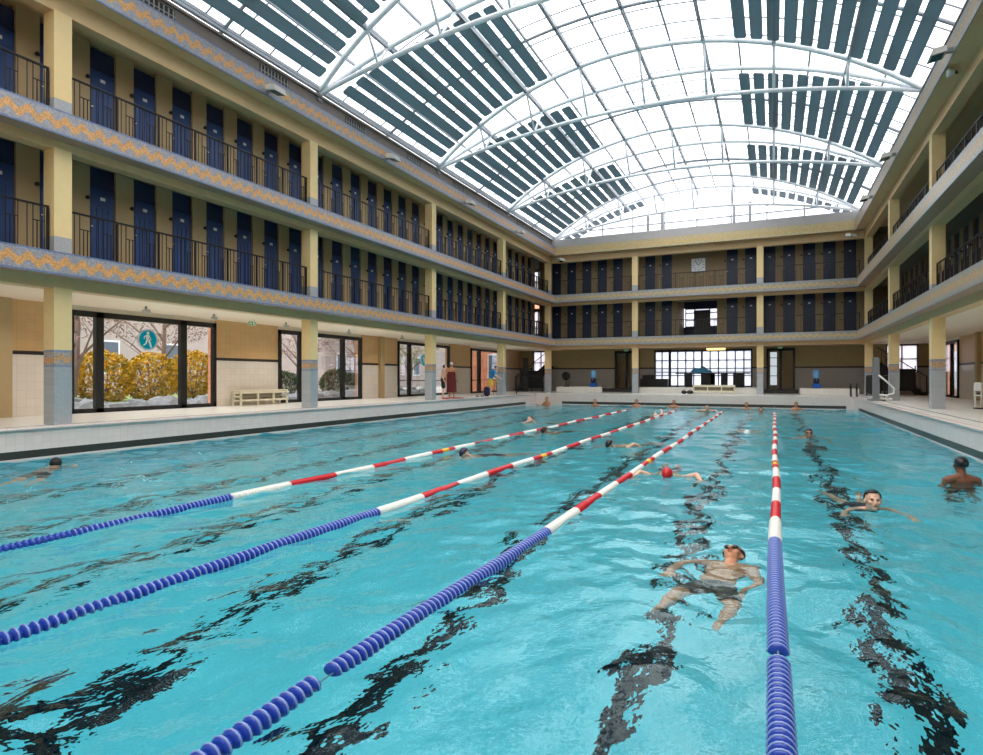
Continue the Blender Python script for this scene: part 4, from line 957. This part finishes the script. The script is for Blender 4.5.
def person(label, J, loc, rz=0., skin='tan', hair='dark', cap=True, clothes=(), vox=.012, scale=1., goggles=False, group=None, fem=False):
    V = {k: Vector(p) for k, p in J.items() if k not in ('face', 'up', 'front')}
    t = thing('person', label, 'person', loc, rz, group); t.scale = (scale,) * 3
    b = MB(); tors = axes(J['front'], V['neck'] - V['pelvis'])
    w = .9 if fem else 1.
    def ell(mb, c, r, g=0.): mb.ball(c, (r[0] + g, r[1] + g, r[2] + g), 10, 0, tors)
    def torso(mb, g=0., top=True):
        pel, ch, ne = V['pelvis'], V['chest'], V['neck']
        ell(mb, pel, (.165, .115, .12), g); ell(mb, pel.lerp(ch, .5), (.14 * w, .1, .16), g); ell(mb, ch, (.17 * w, .118, .19), g)
        if top: ell(mb, ch.lerp(ne, .6), (.165 * w, .09, .1), g)
        if fem and g >= 0:
            for s in (-1, 1): mb.ball(ch + tors @ Vector((s * .075, .085, .0)), .07 + g)
    torso(b)
    hd = V['head']; b.cone(V['neck'] - (hd - V['neck']) * .2, .062, hd - (hd - V['neck']) * .25, .055)
    H = axes(J['face'], J['up'])
    def hb(mb, c, r, n=10): mb.ball(hd + H @ Vector(c), r, n, 0, H)
    hb(b, (0, -.015, .03), (.076, .096, .09)); hb(b, (0, .02, -.045), (.058, .07, .07)); hb(b, (0, .06, -.085), (.03, .03, .026))
    b.cone(hd + H @ Vector((0, .085, .02)), .012, hd + H @ Vector((0, .112, -.022)), .017)
    for s in (-1, 1):
        hb(b, (s * .078, -.005, -.005), (.012, .02, .03)); hb(b, (s * .032, .078, .032), (.022, .014, .008)); hb(b, (s * .04, .06, -.02), (.026, .03, .026))
    hb(b, (0, .085, -.052), (.024, .012, .009))
    for s, S in ((-1, 'l'), (1, 'r')):
        sh, el, wr = V['sh' + S], V['el' + S], V['wr' + S]; hip, kn, an = V['hip' + S], V['kn' + S], V['an' + S]
        b.cone(V['neck'].lerp(sh, .25), .06, sh, .062 * w); b.cone(sh, .058 * w, el, .042 * w); b.cone(el, .042 * w, el.lerp(wr, .3), .044 * w); b.cone(el.lerp(wr, .3), .043 * w, wr, .028)
        hdv = (wr - el).normalized(); side = hdv.cross(tors @ Vector((0, 1, 0)))
        side = side.normalized() if side.length > .1 else Vector((1, 0, 0)); nrm = side.cross(hdv)
        pc = wr + hdv * .05; b.ball(pc, (.042, .05, .017), 8, 0, Matrix((side, hdv, nrm)).transposed())
        for q, (o_, L) in enumerate(((-.032, .066), (-.011, .082), (.011, .076), (.031, .058))):
            a0 = pc + hdv * .04 + side * o_; a1 = a0 + hdv * L * .55 + nrm * .008 + side * o_ * .25; a2 = a1 + hdv * L * .45 + nrm * .02
            b.cone(a0, .0095, a1, .0088, 6); b.cone(a1, .0088, a2, .0075, 6)
        th0 = wr + hdv * .025 - side * .036 * s * -1; b.cone(th0, .012, th0 - side * .035 * s * -1 + hdv * .04 + nrm * .012, .0095, 6)
        b.cone(V['pelvis'].lerp(hip, .7), .09, hip, .092); b.cone(hip, .09, kn, .056); b.cone(kn, .055, kn.lerp(an, .35), .057); b.cone(kn.lerp(an, .35), .056, an, .034)
        ft = V.get('toe' + S, an + (an - kn).normalized() * .16 + tors @ Vector((0, .08, 0))); b.cone(an, .036, an.lerp(ft, .6), .034); b.cone(an.lerp(ft, .5), .034, ft, .022)
        b.ball(an - (ft - an).normalized() * .03, .034)
    me = remesh(b, vox, 4); me.materials.append(SK[skin])
    body = link('body', me, t)
    # hair or cap
    hb_ = bmesh.new(); bmesh.ops.create_uvsphere(hb_, u_segments=20, v_segments=14, radius=1)
    lo = -.1 if cap else -.45
    kill = [v for v in hb_.verts if v.co.z < ((-.55 if v.co.y < .3 else .1) + (.3 if fem is False and v.co.y > 0 else 0) + max(0, v.co.y) * .5 if not cap else .02 + .45 * v.co.y)]
    bmesh.ops.delete(hb_, geom=kill, context='VERTS')
    for v in hb_.verts: v.co = hd + H @ Vector((v.co.x * (.084 if cap else .09), -.016 + v.co.y * .104, .03 + v.co.z * .097))
    bmesh.ops.solidify(hb_, geom=hb_.faces[:], thickness=.006)
    hm = MB().bm(hb_, 0, True)
    if fem and not cap: hm.ball(hd + H @ Vector((0, -.13, .03)), .04)
    hm.build('swim_cap' if cap else 'hair', HAIR[hair], t)
    for s in (-1, 1):
        MB().ball(hd + H @ Vector((s * .032, .082, .014)), (.010, .007, .006), 8, 0, H).build('eye', EYE, t)
    MB().ball(hd + H @ Vector((0, .097, -.052)), (.022, .006, .007), 8, 0, H).build('mouth', LIP, t)
    if goggles:
        g = MB()
        for s in (-1, 1): g.ball(hd + H @ Vector((s * .033, .09, .014)), (.028, .014, .018), 8, 0, H)
        g.path([hd + H @ Vector((.088 * math.sin(a), .1 * math.cos(a) - .015, .02)) for a in [2 * math.pi * i / 20 for i in range(20)]], .006, 5, 0, closed=True)
        g.build('goggles', HAIR['black'], t)
    for c, colr in clothes:
        k = MB()
        if c in ('trunks', 'shorts'):
            ell(k, V['pelvis'], (.165, .115, .12), .012)
            f = .45 if c == 'trunks' else .75
            for S in 'lr': k.cone(V['pelvis'].lerp(V['hip' + S], .7), .1, V['hip' + S], .103); k.cone(V['hip' + S], .102, V['hip' + S].lerp(V['kn' + S], f), .088 if c == 'trunks' else .1)
        elif c == 'swimsuit': torso(k, .008, False)
        elif c == 'shirt':
            torso(k, .014)
            for S in 'lr': k.cone(V['neck'].lerp(V['sh' + S], .25), .072, V['sh' + S], .076); k.cone(V['sh' + S], .074, V['sh' + S].lerp(V['el' + S], .6), .07)
        elif c == 'towel':
            pts = []; 
            b0, b1 = V['chest'] + tors @ Vector((0, 0, .02)), (V['anl'] + V['anr']) / 2 * .75 + V['pelvis'] * .25
            vs = []; n = 28; prof = [(0, .19, .14), (.25, .2, .15), (.5, .23, .18), (1, .25, .19)]
            for q, a_, c_ in prof:
                for i in range(n):
                    a = 2 * math.pi * i / n; rp = 1 + .04 * math.sin(5 * a) * q; p = b0.lerp(b1, q); vs.append(p + tors @ Vector((a_ * math.cos(a) * rp, c_ * math.sin(a) * rp, 0)))
            fs = [(r_ * n + i, r_ * n + (i + 1) % n, (r_ + 1) * n + (i + 1) % n, (r_ + 1) * n + i) for r_ in range(3) for i in range(n)]
            k.add(vs, fs, 0, True); k.build('towel_wrap', CL[colr], t); continue
        mm = remesh(k, max(vox, .012), 3); mm.materials.append(CL[colr]); link(c, mm, t)
    return t
def stand(**kw):
    J = dict(pelvis=(0, 0, .95), chest=(0, .01, 1.27), neck=(0, -.01, 1.46), head=(0, .03, 1.62), face=(0, 1, 0), up=(0, 0, 1), front=(0, 1, 0))
    for s, S in ((-1, 'l'), (1, 'r')):
        J.update({'sh' + S: (s * .185, -.01, 1.41), 'el' + S: (s * .25, -.04, 1.13), 'wr' + S: (s * .26, .06, .9), 'hip' + S: (s * .09, 0, .9), 'kn' + S: (s * .1, .02, .49), 'an' + S: (s * .11, -.02, .08), 'toe' + S: (s * .13, .14, .03)})
    J.update(kw); return J
def breast(**kw):      # breaststroke, head up, swimming towards local +Y
    J = dict(pelvis=(0, -.72, -.30), chest=(0, -.34, -.16), neck=(0, -.15, -.03), head=(0, -.04, .11), face=(0, 1, .08), up=(0, -.05, 1), front=(0, .35, -.95))
    for s, S in ((-1, 'l'), (1, 'r')):
        J.update({'sh' + S: (s * .18, -.15, -.06), 'el' + S: (s * .37, .06, -.04), 'wr' + S: (s * .42, .30, -.05), 'hip' + S: (s * .1, -.78, -.32), 'kn' + S: (s * .16, -1.18, -.42), 'an' + S: (s * .22, -1.55, -.36)})
    J.update(kw); return J
def crawl(**kw):       # prone, face in the water, head towards +Y
    J = dict(pelvis=(0, -.85, -.14), chest=(0, -.45, -.10), neck=(0, -.26, -.08), head=(0, -.08, -.03), face=(0, .45, -.9), up=(0, .9, .45), front=(0, 0, -1))
    for s, S in ((-1, 'l'), (1, 'r')):
        J.update({'sh' + S: (s * .19, -.3, -.08), 'el' + S: (s * .28, -.05, -.12), 'wr' + S: (s * .22, .2, -.16), 'hip' + S: (s * .09, -.9, -.16), 'kn' + S: (s * .11, -1.32, -.18), 'an' + S: (s * .1, -1.72, -.2)})
    J.update(kw); return J
def backstroke(**kw):  # supine, head towards +Y, face up
    J = dict(pelvis=(0, -.9, -.13), chest=(0, -.5, -.10), neck=(0, -.3, -.07), head=(0, -.12, -.02), face=(0, -.25, 1), up=(0, 1, .25), front=(0, 0, 1))
    for s, S in ((-1, 'l'), (1, 'r')):
        J.update({'sh' + S: (-s * -.19, -.36, -.08), 'el' + S: (s * .36, -.55, -.05), 'wr' + S: (s * .42, -.8, -.08), 'hip' + S: (s * .1, -.97, -.15), 'kn' + S: (s * .17, -1.36, -.16), 'an' + S: (s * .22, -1.72, -.24)})
    J.update(kw); return J
def wallstand(**kw):   # upright in the water, shoulders above it, facing local +Y
    J = stand(); sh = 1.40
    for k, p in list(J.items()):
        if k not in ('face', 'up', 'front'): J[k] = (p[0], p[1], p[2] - sh)
    for s, S in ((-1, 'l'), (1, 'r')): J.update({'el' + S: (s * .3, .12, -.2), 'wr' + S: (s * .3, .35, -.12)})
    J.update(kw); return J
def people():
    G = 'swimmers in the pool'
    def W(u, v): return (*at(u, v, 0.), 0.)
    PI = math.pi
    person('swimmer on their back in dark trunks between the two right lane ropes', backstroke(
        kn_=(0, 0, 0)) if False else backstroke(pelvis=(0, -.86, -.16), chest=(0, -.48, -.13), knl=(-.2, -1.16, -.15), anl=(-.24, -1.42, -.2), toel=(-.27, -1.5, -.24), knr=(.18, -1.18, -.2), anr=(.14, -1.42, -.3), toer=(.14, -1.5, -.33), ell=(-.34, -.5, -.07), wrl=(-.36, -.76, -.1), elr=(.26, -.58, -.2), wrr=(.2, -.82, -.24), face=(-.15, -.4, 1)),
        (-.30, 5.72, .0), -.12, 'tan', 'grey', False, (('trunks', 'darkgrey'),), .0075, 1., True, G)
    w = W(874, 511); person('woman with dark hair swimming breaststroke towards the camera on the right', breast(ell=(-.3, .0, -.12), wrl=(-.3, .22, -.09), elr=(.3, .0, -.12), wrr=(.34, .2, -.08)), (w[0], w[1], .0), PI + .12, 'fair', 'dark', False, (('swimsuit', 'navy'),), .0075, 1., False, G, True)
    w = W(960, 484); person('dark-haired person seen from behind, brown shoulders above water at right', wallstand(ell=(-.27, .0, -.3), wrl=(-.12, .26, -.42), elr=(.27, .0, -.3), wrr=(.12, .26, -.42)), (w[0] + .04, w[1] + .1, .03), .25, 'brown', 'black', False, (('trunks', 'black'),), .0085, 1., False, G)
    w = W(809, 438); person('swimmer in a dark cap and goggles facing the camera right of the right rope', breast(), (w[0], w[1], .0), PI, 'tan', 'navy', True, (('trunks', 'black'),), .011, 1., True, G)
    w = W(667, 477); person('swimmer in a bright red cap in the second lane from the right', crawl(head=(0, -.06, .01), ell=(-.42, -.22, .02), wrl=(-.5, .05, -.05), elr=(.42, -.24, .02), wrr=(.5, .02, -.05)), w, PI + .1, 'fair', 'red', True, (('trunks', 'navy'),), .011, 1., False, G)
    w = W(747, 433); person('swimmer in a white cap on their back left of the right rope', backstroke(face=(0, -.5, .85)), w, PI, 'fair', 'white', True, (('trunks', 'black'),), .013, 1., False, G)
    w = W(608, 447); person('swimmer in a black cap with an arm raised behind, between the middle ropes', crawl(head=(0, -.06, .02), ell=(.0, 0, 0)) if False else crawl(head=(0, -.06, .03), ell=(-.34, -.44, .06), wrl=(-.4, -.66, -.03)), w, PI - .5, 'fair', 'black', True, (('trunks', 'black'),), .012, 1., False, G)
    w = W(543, 433); person('swimmer in a black cap close to the leftmost rope', crawl(head=(0, -.06, .04)), w, PI - .5, 'tan', 'black', True, (('trunks', 'black'),), .013, 1., False, G)
    w = W(529, 423); person('swimmer with bent arm out of the water in the far left lane', breast(ell=(-.3, .1, .12), wrl=(-.2, .3, .02)), w, PI - .6, 'fair', 'brown', False, (('trunks', 'black'),), .013, 1., False, G)
    w = W(462, 457); person('swimmer in a navy cap just below the leftmost rope', crawl(head=(0, -.06, .05), ell=(-.3, -.1, -.02), wrl=(-.3, .2, -.03)), w, PI - .6, 'fair', 'navy', True, (('swimsuit', 'navy'),), .012, 1., False, G, True)
    w = W(58, 465); person('dark-haired swimmer low in the water by the left pool wall', breast(head=(0, -.06, .06), ell=(-.26, .0, -.22), wrl=(-.2, .2, -.25), elr=(.26, .0, -.22), wrr=(.2, .2, -.25), face=(-.3, 1, -.2)), (w[0] - .02, w[1], -.05), R(40), 'fair', 'dark', False, (('trunks', 'black'),), .011, 1., False, G)
    person('dark-haired bather standing at the far left pool corner', wallstand(), (-11.2, 31.6, .12), PI - .4, 'tan', 'dark', False, (('trunks', 'black'),), .014, 1., False, G)
    for u, y, z, hair, cap, lab in ((595, 32.3, .08, 'brown', False, 'brown-haired bather at the far wall, left of the leftmost rope'), (636.5, 32.3, .1, 'dark', False, 'dark-haired bather at the far wall, right of the leftmost rope'), (674, 32.2, .1, 'grey', False, 'bather with an arm stretched forward at the far wall, third from left'),
                                   (746.5, 32.3, .03, 'dark', False, 'dark-haired bather low at the far wall under the bench'), (796, 32.3, .08, 'brown', False, 'brown-haired bather at the far wall right of the right rope')):
        extra = dict(wrr=(.2, .75, -.02), elr=(.22, .4, .0)) if u == 674 else {}
        person(lab, wallstand(**extra), (xf_(u, y), y, z - .08), PI, 'tan', hair, cap, (('trunks', 'black'),), .015, 1., False, G)
    w = W(707, 411.5); person('swimmer in a black cap facing the camera before the far wall', breast(), (w[0], w[1], .08), PI, 'fair', 'black', True, (('trunks', 'black'),), .015, 1., False, G)
    w = W(761, 412.5); person('swimmer with only a dark head showing beside the right rope end', breast(), (w[0], w[1], -.02), PI, 'tan', 'dark', False, (('trunks', 'black'),), .015, 1., False, G)
    w = W(655, 414); person('pale swimmer doing backstroke with one arm raised near the far wall', backstroke(elr=(.28, -.12, .08), wrr=(.26, .16, .14)), w, .2, 'pale', 'white', True, (('trunks', 'black'),), .015, 1., False, G)
    # people on the left deck
    p = (-12.75, yl(443, -12.75)); person('bare-chested person in black shorts standing on the deck beside the column', stand(head=(0, .1, 1.56), neck=(0, .04, 1.43)), (p[0], p[1], ZD), R(-60), 'fair', 'dark', False, (('shorts', 'black'),), .012, .86)
    p = (-12.75, yl(451.5, -12.75)); person('person wrapped in a maroon towel with bare shoulders on the left deck', stand(), (p[0], p[1], ZD), R(20), 'tan', 'white', True, (('towel', 'maroon'),), .012, .9)
    p = (-12.75, yl(490.5, -12.75)); person('lifeguard in a blue shirt and yellow shorts leaning forward on the deck', stand(chest=(0, .1, 1.25), neck=(0, .2, 1.4), head=(.02, .3, 1.52), shl=(-.18, .18, 1.36), shr=(.18, .18, 1.36), ell=(-.24, .3, 1.12), wrl=(-.2, .5, 1.0), elr=(.24, .3, 1.12), wrr=(.2, .5, 1.0), front=(0, .95, -.3), face=(0, 1, -.4)), (p[0], p[1], ZD), R(-70), 'fair', 'dark', False, (('shirt', 'blue'), ('shorts', 'yellow')), .012, .9)
    p = (-12.75, yl(486, -12.75)); t = thing('backpack', 'dark blue bag standing on the deck beside the lifeguard', 'bag', (p[0], p[1] + .1, ZD))
    MB().bevel_box(-.15, .15, -.11, .11, 0, .46, .06).bevel_box(-.11, .11, -.16, -.1, .05, .26, .03).build('body', CL['navy'], t); MB().path([(-.1, .1, .45), (-.12, .2, .3), (-.1, .12, .1)], .018).build('strap', HAIR['black'], t)
people()

# ------------------------------------------------------------------ light, camera
w = bpy.data.worlds.new('overcast'); scene.world = w; w.use_nodes = True; nt = w.node_tree; nt.nodes.clear()
o = nt.nodes.new('ShaderNodeOutputWorld'); bg = nt.nodes.new('ShaderNodeBackground'); tc = nt.nodes.new('ShaderNodeTexCoord'); sp = nt.nodes.new('ShaderNodeSeparateXYZ')
rp = nt.nodes.new('ShaderNodeValToRGB'); rp.color_ramp.elements[0].position = 0.0; rp.color_ramp.elements[0].color = (.62, .66, .72, 1); rp.color_ramp.elements[1].position = .5; rp.color_ramp.elements[1].color = (1, 1, 1, 1)
nt.links.new(tc.outputs['Generated'], sp.inputs[0]); nt.links.new(sp.outputs[2], rp.inputs[0]); nt.links.new(rp.outputs[0], bg.inputs[0]); nt.links.new(bg.outputs[0], o.inputs[0])
bg.inputs[1].default_value = 3.0
sun = bpy.data.lights.new('sun', 'SUN'); sun.energy = .6; sun.angle = R(40); so = bpy.data.objects.new('sun', sun); COL.objects.link(so); so.rotation_euler = (R(25), R(-18), 0)
cam = bpy.data.cameras.new('camera'); cam.sensor_width = 36; cam.lens = FPX / 983 * 36; cam.clip_end = 300
co = bpy.data.objects.new('camera', cam); COL.objects.link(co); co.location = (0, 0, CAM_H); co.rotation_euler = (R(90), 0, YAW); scene.camera = co
scene.view_settings.view_transform = 'Standard'; scene.view_settings.look = 'None'; scene.view_settings.exposure = 0.15
cy = scene.cycles
cy.max_bounces = 12; cy.diffuse_bounces = 5; cy.glossy_bounces = 4; cy.transmission_bounces = 8; cy.transparent_max_bounces = 12
cy.sample_clamp_indirect = 8; cy.use_denoising = True; cy.caustics_refractive = True; cy.caustics_reflective = False
